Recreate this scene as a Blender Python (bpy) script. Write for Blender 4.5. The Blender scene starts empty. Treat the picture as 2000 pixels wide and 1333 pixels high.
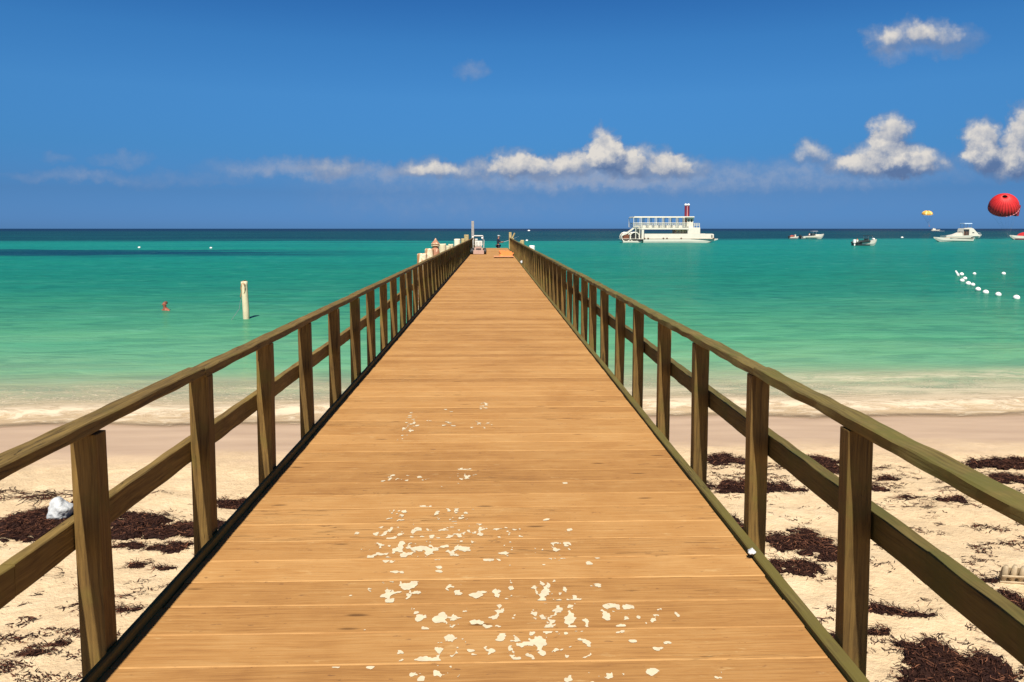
import bpy, bmesh, math, random
from mathutils import Vector, Matrix, Euler, noise
R = math.radians
random.seed(7)
S = bpy.context.scene
COL = S.collection

# ------------------------------------------------------------------ camera
F_PX, PITCH, YAW = 1444.0, R(4.7), math.atan(38 / 1444)
EYE, DECK = 3.40, 1.75
cam_d = bpy.data.cameras.new('camera')
cam_d.sensor_width = 36
cam_d.lens = F_PX * 36 / 2000
cam_d.shift_y = -(666.5 - (447 + F_PX * math.tan(PITCH))) / 2000
cam_d.clip_start, cam_d.clip_end = 0.05, 90000
cam = bpy.data.objects.new('camera', cam_d)
COL.objects.link(cam)
cam.location = (0, 0, EYE)
cam.rotation_euler = (math.pi / 2 - PITCH, 0, -YAW)
S.camera = cam
FW = Vector((math.sin(YAW) * math.cos(PITCH), math.cos(YAW) * math.cos(PITCH), -math.sin(PITCH)))
RT = Vector((math.cos(YAW), -math.sin(YAW), 0))
UP = RT.cross(FW)
CY = 447 + F_PX * math.tan(PITCH)
def ray(x, y): return FW + RT * ((x - 1000) / F_PX) + UP * ((CY - y) / F_PX)
def at(x, y, z=0.0):                 # point of height z seen at a pixel
    r = ray(x, y); t = (z - EYE) / r.z
    return Vector((r.x * t, r.y * t, z))
def atY(x, y, Y):                    # point at distance Y seen at a pixel
    r = ray(x, y); t = Y / r.y
    return Vector((r.x * t, Y, EYE + r.z * t))

# ------------------------------------------------------------------ node helper
class G:
    def __init__(s, nt): s.nt = nt
    def n(s, typ, ins=None, **props):
        nd = s.nt.nodes.new(typ)
        for k, v in props.items(): setattr(nd, k, v)
        for k, v in (ins or {}).items():
            if isinstance(v, bpy.types.NodeSocket): s.nt.links.new(v, nd.inputs[k])
            else: nd.inputs[k].default_value = v
        return nd
    def m(s, op, a, b=0.0, c=None, clamp=False):
        i = {0: a, 1: b}
        if c is not None: i[2] = c
        return s.n('ShaderNodeMath', i, operation=op, use_clamp=clamp).outputs[0]
    def v(s, op, a, b=(0, 0, 0)):
        nd = s.n('ShaderNodeVectorMath', {0: a, 1: b}, operation=op)
        return nd.outputs['Value'] if op in ('LENGTH', 'DOT_PRODUCT') else nd.outputs[0]
    def mapr(s, x, a, b, c=0.0, d=1.0, t='SMOOTHSTEP'):
        return s.n('ShaderNodeMapRange', {0: x, 1: a, 2: b, 3: c, 4: d}, interpolation_type=t).outputs[0]
    def mix(s, f, a, b, bt='MIX'):
        nd = s.n('ShaderNodeMix', data_type='RGBA', blend_type=bt)
        for k, v in ((0, f), (6, a), (7, b)):
            if isinstance(v, bpy.types.NodeSocket): s.nt.links.new(v, nd.inputs[k])
            else: nd.inputs[k].default_value = v if k == 0 else (*v[:3], 1)
        return nd.outputs[2]
    def noise(s, vec, scale, detail=3, rough=.5, dist=0.0):
        return s.n('ShaderNodeTexNoise', {'Vector': vec, 'Scale': scale, 'Detail': detail, 'Roughness': rough, 'Distortion': dist})
    def ramp(s, f, stops, interp='LINEAR'):
        nd = s.n('ShaderNodeValToRGB', {0: f}); cr = nd.color_ramp; cr.interpolation = interp
        while len(cr.elements) < len(stops): cr.elements.new(0.5)
        for e, (p, c) in zip(cr.elements, stops): e.position = p; e.color = (*c[:3], 1)
        return nd.outputs[0]
    def scale(s, vec, sc): return s.v('MULTIPLY', vec, sc)

def srgb(r, g, b):
    f = lambda c: (c / 255) / 12.92 if c <= 10 else ((c / 255 + .055) / 1.055) ** 2.4
    return (f(r), f(g), f(b))

# the photograph is exposed about half a stop over; surfaces keep their darker real albedo
EXPO = 0.6
KX = 2 ** -EXPO
def kx(c, f=1.0): return tuple(v * KX * f for v in c[:3])
# ------------------------------------------------------------------ world
SUN_EL, SUN_AZ_OFF = R(54), R(5.8)          # sun behind the camera, a little to the left
W = bpy.data.worlds.new('World'); S.world = W; W.use_nodes = True
nt = W.node_tree; nt.nodes.clear(); g = G(nt)
tc = g.n('ShaderNodeTexCoord').outputs['Generated']
sky = g.n('ShaderNodeTexSky', sky_type='NISHITA', sun_disc=False, sun_elevation=SUN_EL,
          sun_rotation=math.pi + SUN_AZ_OFF, air_density=1.0, dust_density=0.3, ozone_density=3.0, altitude=0)
sep = g.n('ShaderNodeSeparateXYZ', {0: tc})
X, Y, Z = sep.outputs
elev = g.m('MULTIPLY', Z, 1.0)
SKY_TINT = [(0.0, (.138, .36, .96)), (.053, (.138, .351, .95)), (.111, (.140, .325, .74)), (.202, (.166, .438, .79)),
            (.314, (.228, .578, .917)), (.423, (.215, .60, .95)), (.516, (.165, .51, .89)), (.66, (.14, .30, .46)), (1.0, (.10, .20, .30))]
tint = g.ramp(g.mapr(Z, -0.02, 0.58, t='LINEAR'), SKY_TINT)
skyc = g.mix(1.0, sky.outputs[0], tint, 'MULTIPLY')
# clouds, laid out by direction (u = x/y, v = z/y) at infinity
CL = [  # pixel x, y, radius x, y, opacity
 (1722,82,30,28,.72),(1768,70,44,26,.72),(1822,68,44,24,.66),(1875,76,50,24,.45),(1735,108,38,18,.42),(1800,96,90,16,.30),
 (921,139,32,17,.35),
 (1178,288,28,34,1.3),(1204,312,44,30,1.2),(1275,318,60,28,1.0),(1335,322,52,22,.75),(1010,314,50,24,.85),(1060,326,90,24,.75),(1130,318,50,22,.7),
 (828,328,56,19,.72),(905,333,80,18,.62),(652,324,56,20,.58),(1160,336,190,30,.44),(560,330,150,20,.42),(1150,354,260,18,.42),(780,336,280,20,.40),
 (1576,296,34,22,.9),(1640,318,44,18,.7),(1738,272,38,46,1.5),(1696,306,54,30,1.05),(1796,318,58,28,1.2),(1745,326,70,18,.8),
 (1916,276,40,36,1.4),(1998,266,36,54,1.6),(1912,304,38,26,1.0),(1975,320,62,26,1.3),(1660,335,330,26,.28),(1100,356,480,26,.30),(1500,348,380,26,.30),(1250,382,620,34,.12),(760,334,240,14,.3),
 (880,395,260,34,.20),(700,372,120,18,.14),(1300,345,420,26,.22),(240,312,50,14,.30),(115,312,30,10,.22),(140,346,120,13,.30),(330,350,200,12,.2),(1480,330,160,16,.25)]
fg = bpy.data.node_groups.new('cloud_field', 'ShaderNodeTree')
fg.interface.new_socket('Vector', in_out='INPUT', socket_type='NodeSocketVector')
fg.interface.new_socket('Value', in_out='OUTPUT', socket_type='NodeSocketFloat')
h = G(fg)
gi = h.n('NodeGroupInput').outputs[0]
def duv(x, y):
    r = ray(x, y); return r.x / r.y, r.z / r.y
n1 = h.noise(gi, 24, 5, .55).outputs['Color']
n2 = h.noise(gi, 95, 4, .6).outputs['Color']
d1 = h.v('MULTIPLY', h.v('SUBTRACT', n1, (.5, .5, .5)), (.050, .034, 0))
d2 = h.v('MULTIPLY', h.v('SUBTRACT', n2, (.5, .5, .5)), (.016, .014, 0))
p = h.v('ADD', h.v('ADD', gi, d1), d2)
acc = None; hz = None
for cx_, cy_, rx_, ry_, op in CL:
    u0, v0 = duv(cx_, cy_)
    q = h.v('MULTIPLY', h.v('SUBTRACT', p, (u0, v0, 0)), (F_PX / rx_ / 1.04, F_PX / ry_ / 1.06, 0))
    b = h.m('MAXIMUM', h.m('MULTIPLY_ADD', h.v('DOT_PRODUCT', q, q), -op * .62, op), 0.0)
    if op < .45: hz = b if hz is None else h.m('ADD', h.m('MAXIMUM', hz, b), h.m('MULTIPLY', h.m('MINIMUM', hz, b), .25))
    else: acc = b if acc is None else h.m('ADD', acc, b)
n3 = h.noise(gi, 60, 6, .62).outputs[0]
dens = h.m('MULTIPLY', acc, h.m('MULTIPLY_ADD', n3, 1.1, .45))
fg.interface.new_socket('Haze', in_out='OUTPUT', socket_type='NodeSocketFloat')
go = h.n('NodeGroupOutput'); h.nt.links.new(dens, go.inputs[0]); h.nt.links.new(h.m('MULTIPLY', hz, h.m('MULTIPLY_ADD', n3, 1.6, .2)), go.inputs[1])
ym = g.m('MAXIMUM', Y, 0.02)
uv = g.n('ShaderNodeCombineXYZ', {0: g.m('DIVIDE', X, ym), 1: g.m('DIVIDE', Z, ym), 2: 0.0}).outputs[0]
def field(vec):
    nd = nt.nodes.new('ShaderNodeGroup'); nd.node_tree = fg
    nt.links.new(vec, nd.inputs[0]); return nd.outputs
D0, HZ = field(uv)
D1 = field(g.v('ADD', uv, (-.007, .016, 0)))[0]
front = g.mapr(Y, .05, .2)
alpha = g.m('MULTIPLY', g.mapr(D0, 0.0, 1.05, t='LINEAR'), front)
lit = g.m('MULTIPLY_ADD', g.m('SUBTRACT', D0, D1), .45, .46, clamp=True)
lit = g.m('MULTIPLY', lit, g.mapr(D0, .1, 1.0, .55, 1.0), clamp=True)
ccol = g.ramp(lit, [(0, srgb(92, 118, 160)), (.30, srgb(122, 140, 172)), (.60, srgb(176, 180, 190)), (1, srgb(226, 220, 212))])
CS = 0.10
ccol = g.v('MULTIPLY', ccol, (1 / CS,) * 3)
hzc = g.v('MULTIPLY', g.ramp(HZ, [(0, srgb(104, 132, 176)), (.5, srgb(150, 164, 190))]), (1 / CS,) * 3)
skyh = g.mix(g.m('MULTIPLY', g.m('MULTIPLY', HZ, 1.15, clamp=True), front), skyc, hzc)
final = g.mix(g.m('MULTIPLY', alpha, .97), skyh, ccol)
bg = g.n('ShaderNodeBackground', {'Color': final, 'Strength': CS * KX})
nt.links.new(bg.outputs[0], g.n('ShaderNodeOutputWorld').inputs[0])

# ------------------------------------------------------------------ sun
sd = bpy.data.lights.new('sun', 'SUN'); sd.energy = 5.0; sd.angle = R(.5); sd.color = (1, .93, .83)
sun = bpy.data.objects.new('sun', sd); COL.objects.link(sun)
sdir = Vector((math.sin(SUN_AZ_OFF) * math.cos(SUN_EL), math.cos(SUN_AZ_OFF) * math.cos(SUN_EL), -math.sin(SUN_EL)))
sun.rotation_euler = sdir.to_track_quat('-Z', 'Y').to_euler()
sun.location = (0, -20, 40)
S.view_settings.view_transform = 'Standard'; S.view_settings.look = 'None'
S.view_settings.exposure = EXPO; S.view_settings.gamma = 1; S.view_settings.use_curve_mapping = False
S.cycles.max_bounces = 8; S.cycles.transparent_max_bounces = 8

# ------------------------------------------------------------------ object helpers
def mesh_from(bm, name):
    me = bpy.data.meshes.new(name); bm.to_mesh(me); bm.free(); return me
def obj(name, data, m=None, parent=None, loc=None, smooth=False):
    if isinstance(data, bmesh.types.BMesh): data = mesh_from(data, name)
    if m and not data.materials: data.materials.append(m)
    if smooth:
        for f in data.polygons: f.use_smooth = True
    o = bpy.data.objects.new(name, data); COL.objects.link(o)
    if parent: o.parent = parent
    if loc is not None: o.location = loc
    return o
def thing(name, label, cat, loc=(0, 0, 0), rz=0, group=None):
    o = bpy.data.objects.new(name, None); COL.objects.link(o)
    o.location = loc; o.rotation_euler = (0, 0, rz); o.empty_display_size = .2
    return tag(o, label, cat, group)
def tag(o, label, cat, group=None, kind=None):
    o['label'] = label; o['category'] = cat
    if group: o['group'] = group
    if kind: o['kind'] = kind
    return o
def box(bm, x0, x1, y0, y1, z0, z1, bev=0.0, mtx=None):
    c = [Vector((x, y, z)) for z in (z0, z1) for y in (y0, y1) for x in (x0, x1)]
    if mtx: c = [mtx @ v for v in c]
    vs = [bm.verts.new(v) for v in c]
    fs = [bm.faces.new([vs[i] for i in f]) for f in ((0, 2, 3, 1), (4, 5, 7, 6), (0, 1, 5, 4), (2, 6, 7, 3), (0, 4, 6, 2), (1, 3, 7, 5))]
    if bev:
        es = list({e for f in fs for e in f.edges})
        bmesh.ops.bevel(bm, geom=es, offset=bev, segments=2, affect='EDGES', profile=.6)
def tube(bm, pts, r, seg=8, caps=True):
    pts = [Vector(p) for p in pts]; rings = []
    rr = r if isinstance(r, (list, tuple)) else [r] * len(pts)
    for i, p in enumerate(pts):
        d = (pts[min(i + 1, len(pts) - 1)] - pts[max(i - 1, 0)]).normalized()
        a = d.cross(Vector((0, 0, 1)));
        if a.length < .1: a = d.cross(Vector((0, 1, 0)))
        a.normalize(); b = d.cross(a)
        rings.append([bm.verts.new(p + (a * math.cos(t) + b * math.sin(t)) * rr[i]) for t in [2 * math.pi * k / seg for k in range(seg)]])
    for i in range(len(rings) - 1):
        for k in range(seg):
            bm.faces.new((rings[i][k], rings[i][(k + 1) % seg], rings[i + 1][(k + 1) % seg], rings[i + 1][k]))
    if caps: bm.faces.new(rings[0][::-1]); bm.faces.new(rings[-1])
def ball(bm, c, r, sc=(1, 1, 1), sub=3, rough=0.0, seed=0):
    m = Matrix.Translation(c) @ Matrix.Diagonal((*[r * s for s in sc], 1))
    res = bmesh.ops.create_icosphere(bm, subdivisions=sub, radius=1, matrix=m)
    if rough:
        for v in res['verts']:
            v.co += (v.co - Vector(c)).normalized() * rough * noise.noise(v.co * (1.6 / r) + Vector((seed, seed, 0)))
def loft(bm, secs, caps=True, closed=True):
    rings = [[bm.verts.new(p) for p in s] for s in secs]
    n = len(rings[0])
    for a, b in zip(rings, rings[1:]):
        for k in range(n if closed else n - 1):
            bm.faces.new((a[k], a[(k + 1) % n], b[(k + 1) % n], b[k]))
    if caps: bm.faces.new(rings[0][::-1]); bm.faces.new(rings[-1])
    bmesh.ops.recalc_face_normals(bm, faces=bm.faces[:])
def fbm(x, y, z=0.0, o=4):
    return noise.fractal(Vector((x, y, z)), 1.0, 2.0, o)

# ------------------------------------------------------------------ materials
def mat(name, col=(.8, .8, .8), rough=.6, metal=0.0, var=0.0, vscale=8, bump=0.0, bscale=40, spec=.4):
    m = bpy.data.materials.new(name); m.use_nodes = True
    q = G(m.node_tree); b = m.node_tree.nodes['Principled BSDF']
    b.inputs['Roughness'].default_value = rough; b.inputs['Metallic'].default_value = metal
    b.inputs['Specular IOR Level'].default_value = spec
    co = q.n('ShaderNodeTexCoord').outputs['Object']
    n_ = q.noise(co, vscale, 5, .6).outputs[0]
    c = q.ramp(n_, [(.3, tuple(x * (1 - var) for x in col)), (.7, tuple(min(1, x * (1 + var * .5)) for x in col))])
    q.nt.links.new(c, b.inputs['Base Color'])
    if bump:
        bn = q.n('ShaderNodeBump', {'Height': q.noise(co, bscale, 4).outputs[0], 'Strength': bump, 'Distance': .02})
        q.nt.links.new(bn.outputs[0], b.inputs['Normal'])
    return m

def wood(name, c_dark, c_mid, c_light, along='Y', moss=0.0, moss_col=(.12, .14, .03), knots=1.0, rnd=.25, rough=.75, grain=1.0, kscale=5.2, crack=1.0):
    m = bpy.data.materials.new(name); m.use_nodes = True
    c_dark, c_mid, c_light, moss_col = [kx(c) for c in (c_dark, c_mid, c_light, moss_col)]
    q = G(m.node_tree); b = m.node_tree.nodes['Principled BSDF']
    co = q.n('ShaderNodeTexCoord').outputs['Object']
    oi = q.n('ShaderNodeObjectInfo').outputs['Random']
    at_ = q.n('ShaderNodeAttribute', attribute_name='rnd', attribute_type='GEOMETRY').outputs['Fac']
    off = q.n('ShaderNodeCombineXYZ', {0: q.m('MULTIPLY', oi, 37.0), 1: q.m('MULTIPLY', at_, 53.0), 2: q.m('MULTIPLY', q.m('ADD', oi, at_), 71.0)}).outputs[0]
    p_ = q.v('ADD', co, off)
    st = {'X': (.035, 1, 1), 'Y': (1, .035, 1), 'Z': (1, 1, .035)}[along]
    st2 = {'X': (.22, 1, 1), 'Y': (1, .22, 1), 'Z': (1, 1, .22)}[along]
    warp = q.v('MULTIPLY', q.v('SUBTRACT', q.noise(p_, 1.7, 2).outputs['Color'], (.5, .5, .5)), (.05, .05, .05))
    pw = q.v('ADD', p_, warp)
    g1 = q.noise(q.scale(pw, st), 75, 5, .65).outputs[0]
    g2 = q.noise(q.scale(pw, st), 260, 3, .6).outputs[0]
    g3 = q.noise(p_, 2.6, 4, .6).outputs[0]
    gg = q.m('ADD', q.m('MULTIPLY_ADD', q.m('SUBTRACT', g1, .5), .62 * grain, .31), q.m('ADD', q.m('MULTIPLY', g2, .2), q.m('MULTIPLY', g3, .30)))
    gg = q.m('ADD', gg, q.m('MULTIPLY', q.m('SUBTRACT', at_, .5), rnd * .45))
    col = q.ramp(gg, [(.36, c_dark), (.53, c_mid), (.72, c_light)])
    vo = q.n('ShaderNodeTexVoronoi', {'Vector': q.v('ADD', q.scale(p_, st2), q.v('MULTIPLY', warp, (.3,) * 3)), 'Scale': kscale, 'Randomness': 1.0})
    kn = q.mapr(q.m('ADD', vo.outputs['Distance'], q.m('MULTIPLY', q.m('SUBTRACT', g1, .5), .12)), .04, .13, 1.0, 0.0)
    keep = q.m('GREATER_THAN', q.n('ShaderNodeSeparateXYZ', {0: vo.outputs['Color']}).outputs[0], 1 - .38 * knots)
    kn = q.m('MULTIPLY', q.m('MULTIPLY', kn, keep), .8)
    col = q.mix(kn, col, tuple(x * .42 for x in c_dark))
    ck = q.m('ABSOLUTE', q.m('SUBTRACT', q.noise(q.v('ADD', q.scale(pw, st), (4, 4, 4)), 32, 2, .5, .3).outputs[0], .5))
    ck = q.m('MULTIPLY', q.mapr(ck, .002, .012, 1, 0), q.mapr(q.noise(q.scale(p_, st2), 3.4, 3).outputs[0], .52, .66))
    col = q.mix(q.m('MULTIPLY', ck, .75 * crack), col, tuple(x * .3 for x in c_dark))
    if moss:
        mf = q.mapr(q.noise(p_, 3.2, 5, .65).outputs[0], .62 - moss * .35, .80 - moss * .3)
        col = q.mix(q.m('MULTIPLY', mf, .85), col, moss_col)
    hs = q.n('ShaderNodeHueSaturation', {'Hue': .5, 'Saturation': 1.0, 'Value': q.m('MULTIPLY_ADD', q.m('ADD', oi, q.m('MULTIPLY', at_, .6)), rnd, 1 - rnd * .8), 'Color': col}).outputs[0]
    if crack < .95:
        gp = q.n('ShaderNodeNewGeometry').outputs['Position']
        st_ = q.noise(q.scale(gp, (1, .7, 1)), 1.1, 6, .65).outputs[0]
        hs = q.mix(1.0, hs, q.ramp(st_, [(.30, (.88, .84, .80)), (.5, (1, .99, .98)), (.72, (1.0, 1.0, 1.0))]), 'MULTIPLY')
        sp_ = q.noise(q.scale(gp, (.5, 1.6, 1)), 26, 4, .6).outputs[0]
        hs = q.mix(q.m('MULTIPLY', q.mapr(sp_, .655, .70), .62), hs, kx((.20, .095, .045)))
        hs = q.mix(q.m('MULTIPLY', q.mapr(q.noise(q.scale(gp, (.35, 1.3, 1)), 14, 5, .7).outputs[0], .60, .74), .45), hs, kx((.86, .60, .28)))
    ea = q.n('ShaderNodeAttribute', attribute_name='edge', attribute_type='GEOMETRY').outputs['Fac']  # near plank edges lightened: worn wood plus a painted sunlit seam line
    hs = q.mix(q.m('MULTIPLY', ea, q.m('MULTIPLY', q.mapr(q.noise(p_, 3.5, 4, .65).outputs[0], .36, .60, .12, 1.0), q.m('MULTIPLY_ADD', at_, .7, .25))), hs, tuple(min(1, x * 1.08) for x in c_light))
    q.nt.links.new(hs, b.inputs['Base Color'])
    b.inputs['Roughness'].default_value = rough; b.inputs['Specular IOR Level'].default_value = .22
    bn = q.n('ShaderNodeBump', {'Height': q.m('ADD', g1, q.m('MULTIPLY', q.m('ADD', kn, ck), -.8)), 'Strength': .6, 'Distance': .005})
    q.nt.links.new(bn.outputs[0], b.inputs['Normal'])
    return m
# ================================================================== SETTING
def shore(X):                      # where the thin edge of the water lies
    return 12.8 + .42 * noise.noise(Vector((X * .2, 3.1, 0))) + .17 * noise.noise(Vector((X * .6, 8.1, 0))) + max(-14, min(20, X)) * (.012 if X > 0 else .062)
def sand_z(X, Y):
    s = shore(X) - Y                # metres landward of the water's edge
    if s > 0: z = .012 + .075 * s if s < 3 else .012 + .225 + .045 * (s - 3) if s < 9 else .507 + .01 * (s - 9)
    else: z = max(.012 + .09 * s, -3)
    dry = max(0.0, min(1.0, (s - 1.6) / 1.2))
    if abs(X) < 40 and Y > -25:
        z += dry * (.045 * noise.noise(Vector((X * .55, Y * .55, 1))) + .032 * fbm(X * 2.3, Y * 2.3, 4, 3) + .014 * noise.noise(Vector((X * 9, Y * 9, 2))))
    return z
def spaced(lim, step, dense):
    v, out = 0.0, [0.0]
    while v < lim:
        step_ = step if v < dense else step * (1 + ((v - dense) / dense) * 1.1)
        v += step_; out.append(min(v, lim))
    return out
def grid(name, xs, ys, zf, m, attr=None):
    verts = []; A = []
    for Y in ys:
        for X in xs:
            r = zf(X, Y); verts.append(r[0] if attr else r); 
            if attr: A.append(r[1])
    n = len(xs); faces = [(j * n + i, j * n + i + 1, (j + 1) * n + i + 1, (j + 1) * n + i) for j in range(len(ys) - 1) for i in range(n - 1)]
    me = bpy.data.meshes.new(name); me.from_pydata(verts, [], faces)
    if attr:
        a = me.attributes.new(attr, 'FLOAT', 'POINT'); a.data.foreach_set('value', A)
    o = obj(name, me, m, smooth=True); return o

# sand -----------------------------------------------------------------
m = bpy.data.materials.new('sand'); m.use_nodes = True; q = G(m.node_tree); b = m.node_tree.nodes['Principled BSDF']
pos = q.n('ShaderNodeNewGeometry').outputs['Position']
sh = q.n('ShaderNodeAttribute', attribute_name='shore', attribute_type='GEOMETRY').outputs['Fac']
nA = q.noise(pos, .9, 4, .6).outputs[0]; nB = q.noise(pos, 9, 5, .65).outputs[0]; nC = q.noise(pos, 140, 3, .7).outputs[0]
base = q.ramp(q.m('ADD', q.m('MULTIPLY', nA, .5), q.m('MULTIPLY', nB, .5)), [(.3, kx((.72, .53, .32))), (.52, kx((.91, .69, .43))), (.72, kx((1.0, .80, .54)))])
base = q.mix(q.mapr(nC, .62, .75, 0, .35), base, kx((.42, .27, .15)))
wet = q.mapr(q.m('ADD', sh, q.m('MULTIPLY', q.m('SUBTRACT', q.noise(q.scale(pos, (.3, 1, 1)), 1.3, 5, .65).outputs[0], .5), 2.2)), 1.6, 3.0, 1.0, 0.0)
wetc = q.ramp(q.m('ADD', q.m('MULTIPLY', q.noise(q.scale(pos, (.25, 1.2, 1)), 2.2, 4).outputs[0], .8), .1), [(.35, kx((.58, .415, .29))), (.7, kx((.72, .53, .37)))])
base = q.mix(wet, base, wetc)
q.nt.links.new(base, b.inputs['Base Color'])
q.nt.links.new(q.mapr(wet, 0, 1, .95, .6, t='LINEAR'), b.inputs['Roughness'])
b.inputs['Specular IOR Level'].default_value = .12
hh = q.m('ADD', q.m('MULTIPLY', nB, 1.0), q.m('ADD', q.m('MULTIPLY', q.noise(pos, 34, 4, .6).outputs[0], .45), q.m('MULTIPLY', nC, .12)))
bn = q.n('ShaderNodeBump', {'Height': hh, 'Strength': q.mapr(wet, 0, 1, .8, .08, t='LINEAR'), 'Distance': .035})
q.nt.links.new(bn.outputs[0], b.inputs['Normal'])
M_sand = m
hx = spaced(600, .07, 11)
xs = [-x for x in hx[:0:-1]] + hx
ys_in = []
y_ = -400.0
while y_ < 60:
    ys_in.append(y_); y_ += 60 if y_ < -61 else 8 if y_ < -14 else 1.5 if y_ < 3 else .07 if y_ < 14 else .7 if y_ < 20 else 5
def zf(X, Y): return ((X, Y, sand_z(X, Y)), shore(X) - Y)
tag(grid('beach', xs, ys_in, zf, M_sand, 'shore'), 'pale beach sand running down to the water', 'beach', kind='structure')

# water ----------------------------------------------------------------
m = bpy.data.materials.new('sea_water'); m.use_nodes = True; nt_ = m.node_tree; nt_.nodes.clear(); q = G(nt_)
pos = q.n('ShaderNodeNewGeometry').outputs['Position']
sh = q.n('ShaderNodeAttribute', attribute_name='shore', attribute_type='GEOMETRY').outputs['Fac']   # metres offshore
sp = q.n('ShaderNodeSeparateXYZ', {0: pos}); PX, PY = sp.outputs[0], sp.outputs[1]
nL = q.noise(q.scale(pos, (.10, .30, 1)), .55, 4, .6).outputs[0]
nM = q.noise(q.scale(pos, (.30, 1, 1)), .42, 4, .6).outputs[0]
rel = q.m('DIVIDE', 13.0, q.m('MAXIMUM', PY, 10.0))
rel = q.m('ADD', rel, q.m('MULTIPLY', q.m('MULTIPLY', q.m('ADD', q.m('SUBTRACT', nM, .5), q.m('SUBTRACT', nL, .5)), .34), rel))
WATER = [(0.0, srgb(22, 120, 120)), (.05, srgb(26, 136, 128)), (.075, srgb(26, 138, 126)), (.14, srgb(24, 134, 118)),
         (.25, srgb(30, 132, 110)), (.35, srgb(48, 138, 112)), (.46, srgb(76, 154, 118)), (.565, srgb(94, 166, 126)), (.67, srgb(116, 174, 132)),
         (.75, srgb(136, 174, 132)), (.83, srgb(160, 170, 134)), (.90, srgb(182, 166, 134)), (.97, srgb(204, 176, 140))]
col = q.ramp(rel, WATER)
# reef and sea grass beds on the bottom show through as dark patches
nf = q.noise(q.scale(pos, (.004, .022, 1)), 1.0, 5, .6).outputs[0]
nfa = q.noise(q.scale(pos, (.010, .085, 1)), 1.0, 4, .65).outputs[0]
farm = q.mapr(q.m('ADD', PY, q.m('ADD', q.m('ADD', q.m('MULTIPLY', q.m('SUBTRACT', nf, .5), 120.0), q.m('MULTIPLY', q.m('SUBTRACT', nfa, .5), 110.0)), q.m('MULTIPLY', q.m('MAXIMUM', PX, 0.0), -.34))), 172, 232)
nft = q.noise(q.scale(pos, (.006, .03, 1)), 1.3, 5, .65).outputs[0]
darkc = q.ramp(q.m('ADD', q.m('MULTIPLY', nft, .6), q.m('MULTIPLY', nfa, .4)), [(.36, srgb(8, 42, 62)), (.52, srgb(14, 62, 74)), (.66, srgb(26, 92, 90))])
col = q.mix(q.m('MULTIPLY', farm, .93), col, darkc)
col = q.mix(q.mapr(PY, 420, 1700), col, srgb(10, 40, 74))
nb = q.noise(q.scale(pos, (.02, .12, 1)), 1.0, 4, .6).outputs[0]
yy = q.m('ADD', PY, q.m('ADD', q.m('MULTIPLY', q.m('SUBTRACT', nb, .5), 34.0), q.m('MULTIPLY', PX, .12)))
bandf = q.m('MULTIPLY', q.mapr(yy, 82, 92), q.mapr(yy, 108, 116, 1, 0))
bandf = q.m('MULTIPLY', bandf, q.mapr(q.m('ADD', PX, q.m('MULTIPLY', q.m('SUBTRACT', nb, .5), 60.0)), -48, -8, 1, 0))
col = q.mix(q.m('MULTIPLY', bandf, .95), col, srgb(12, 62, 84))
big = q.noise(q.scale(pos, (.012, .055, 1)), 1.0, 4, .6, .5).outputs[0]
col = q.mix(1.0, col, q.ramp(big, [(.32, (.80, .90, .92)), (.5, (.98, 1, 1)), (.68, (1.1, 1.05, .94))]), 'MULTIPLY')
# ripples: wave shading and bottom light painted into the water colour
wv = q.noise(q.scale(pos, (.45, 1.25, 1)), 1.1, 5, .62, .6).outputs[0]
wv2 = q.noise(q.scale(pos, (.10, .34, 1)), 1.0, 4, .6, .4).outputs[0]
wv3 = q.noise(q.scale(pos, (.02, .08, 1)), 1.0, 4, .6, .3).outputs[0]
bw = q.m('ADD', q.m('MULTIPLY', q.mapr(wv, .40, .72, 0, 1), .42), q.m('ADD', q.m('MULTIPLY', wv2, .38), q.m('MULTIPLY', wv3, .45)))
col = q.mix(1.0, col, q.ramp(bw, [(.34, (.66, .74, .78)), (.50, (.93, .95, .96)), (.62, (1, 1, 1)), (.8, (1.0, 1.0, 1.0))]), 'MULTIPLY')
dash = q.m('MULTIPLY', q.mapr(q.noise(q.scale(pos, (.55, 1.0, 1)), 1.35, 4, .55, .3).outputs[0], .36, .46, 1, 0), q.mapr(wv3, .38, .62, .25, 1.0))
dash = q.m('MULTIPLY', dash, q.mapr(PY, 18, 30))
col = q.mix(q.m('MULTIPLY', dash, .8), col, q.mix(1.0, col, (.55, .72, .80), 'MULTIPLY'))
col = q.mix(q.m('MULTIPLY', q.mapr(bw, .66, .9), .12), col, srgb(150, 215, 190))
# foam: swash edge, breaker and loose streaks
fn = q.noise(q.scale(pos, (.6, 1.3, 1)), 3.0, 6, .68, .8).outputs[0]
fn2 = q.noise(q.scale(pos, (.22, 1.0, 1)), 1.2, 5, .6, 1.2).outputs[0]
f1 = q.m('MULTIPLY', q.mapr(sh, .02, .25), q.mapr(sh, 1.0, 1.9, 1, 0))
f1 = q.m('MULTIPLY', f1, q.mapr(q.m('ADD', fn, q.mapr(sh, .2, 1.4, -.08, .10)), .40, .62))
f2 = q.m('MULTIPLY', q.mapr(sh, 1.2, 2.0), q.mapr(sh, 3.0, 4.6, 1, 0))
f2 = q.m('MULTIPLY', f2, q.mapr(fn2, .60, .70, 0, .45))
f3 = q.m('MULTIPLY', q.mapr(PX, 4.0, 8.0), q.m('MULTIPLY', q.mapr(q.m('ADD', sh, q.m('MULTIPLY', q.m('SUBTRACT', nM, .5), 2.4)), 2.9, 3.4), q.mapr(q.m('ADD', sh, q.m('MULTIPLY', q.m('SUBTRACT', nM, .5), 2.4)), 3.4, 4.6, 1, 0)))
f3 = q.m('MULTIPLY', f3, q.mapr(fn, .34, .60, .15, .62))
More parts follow.
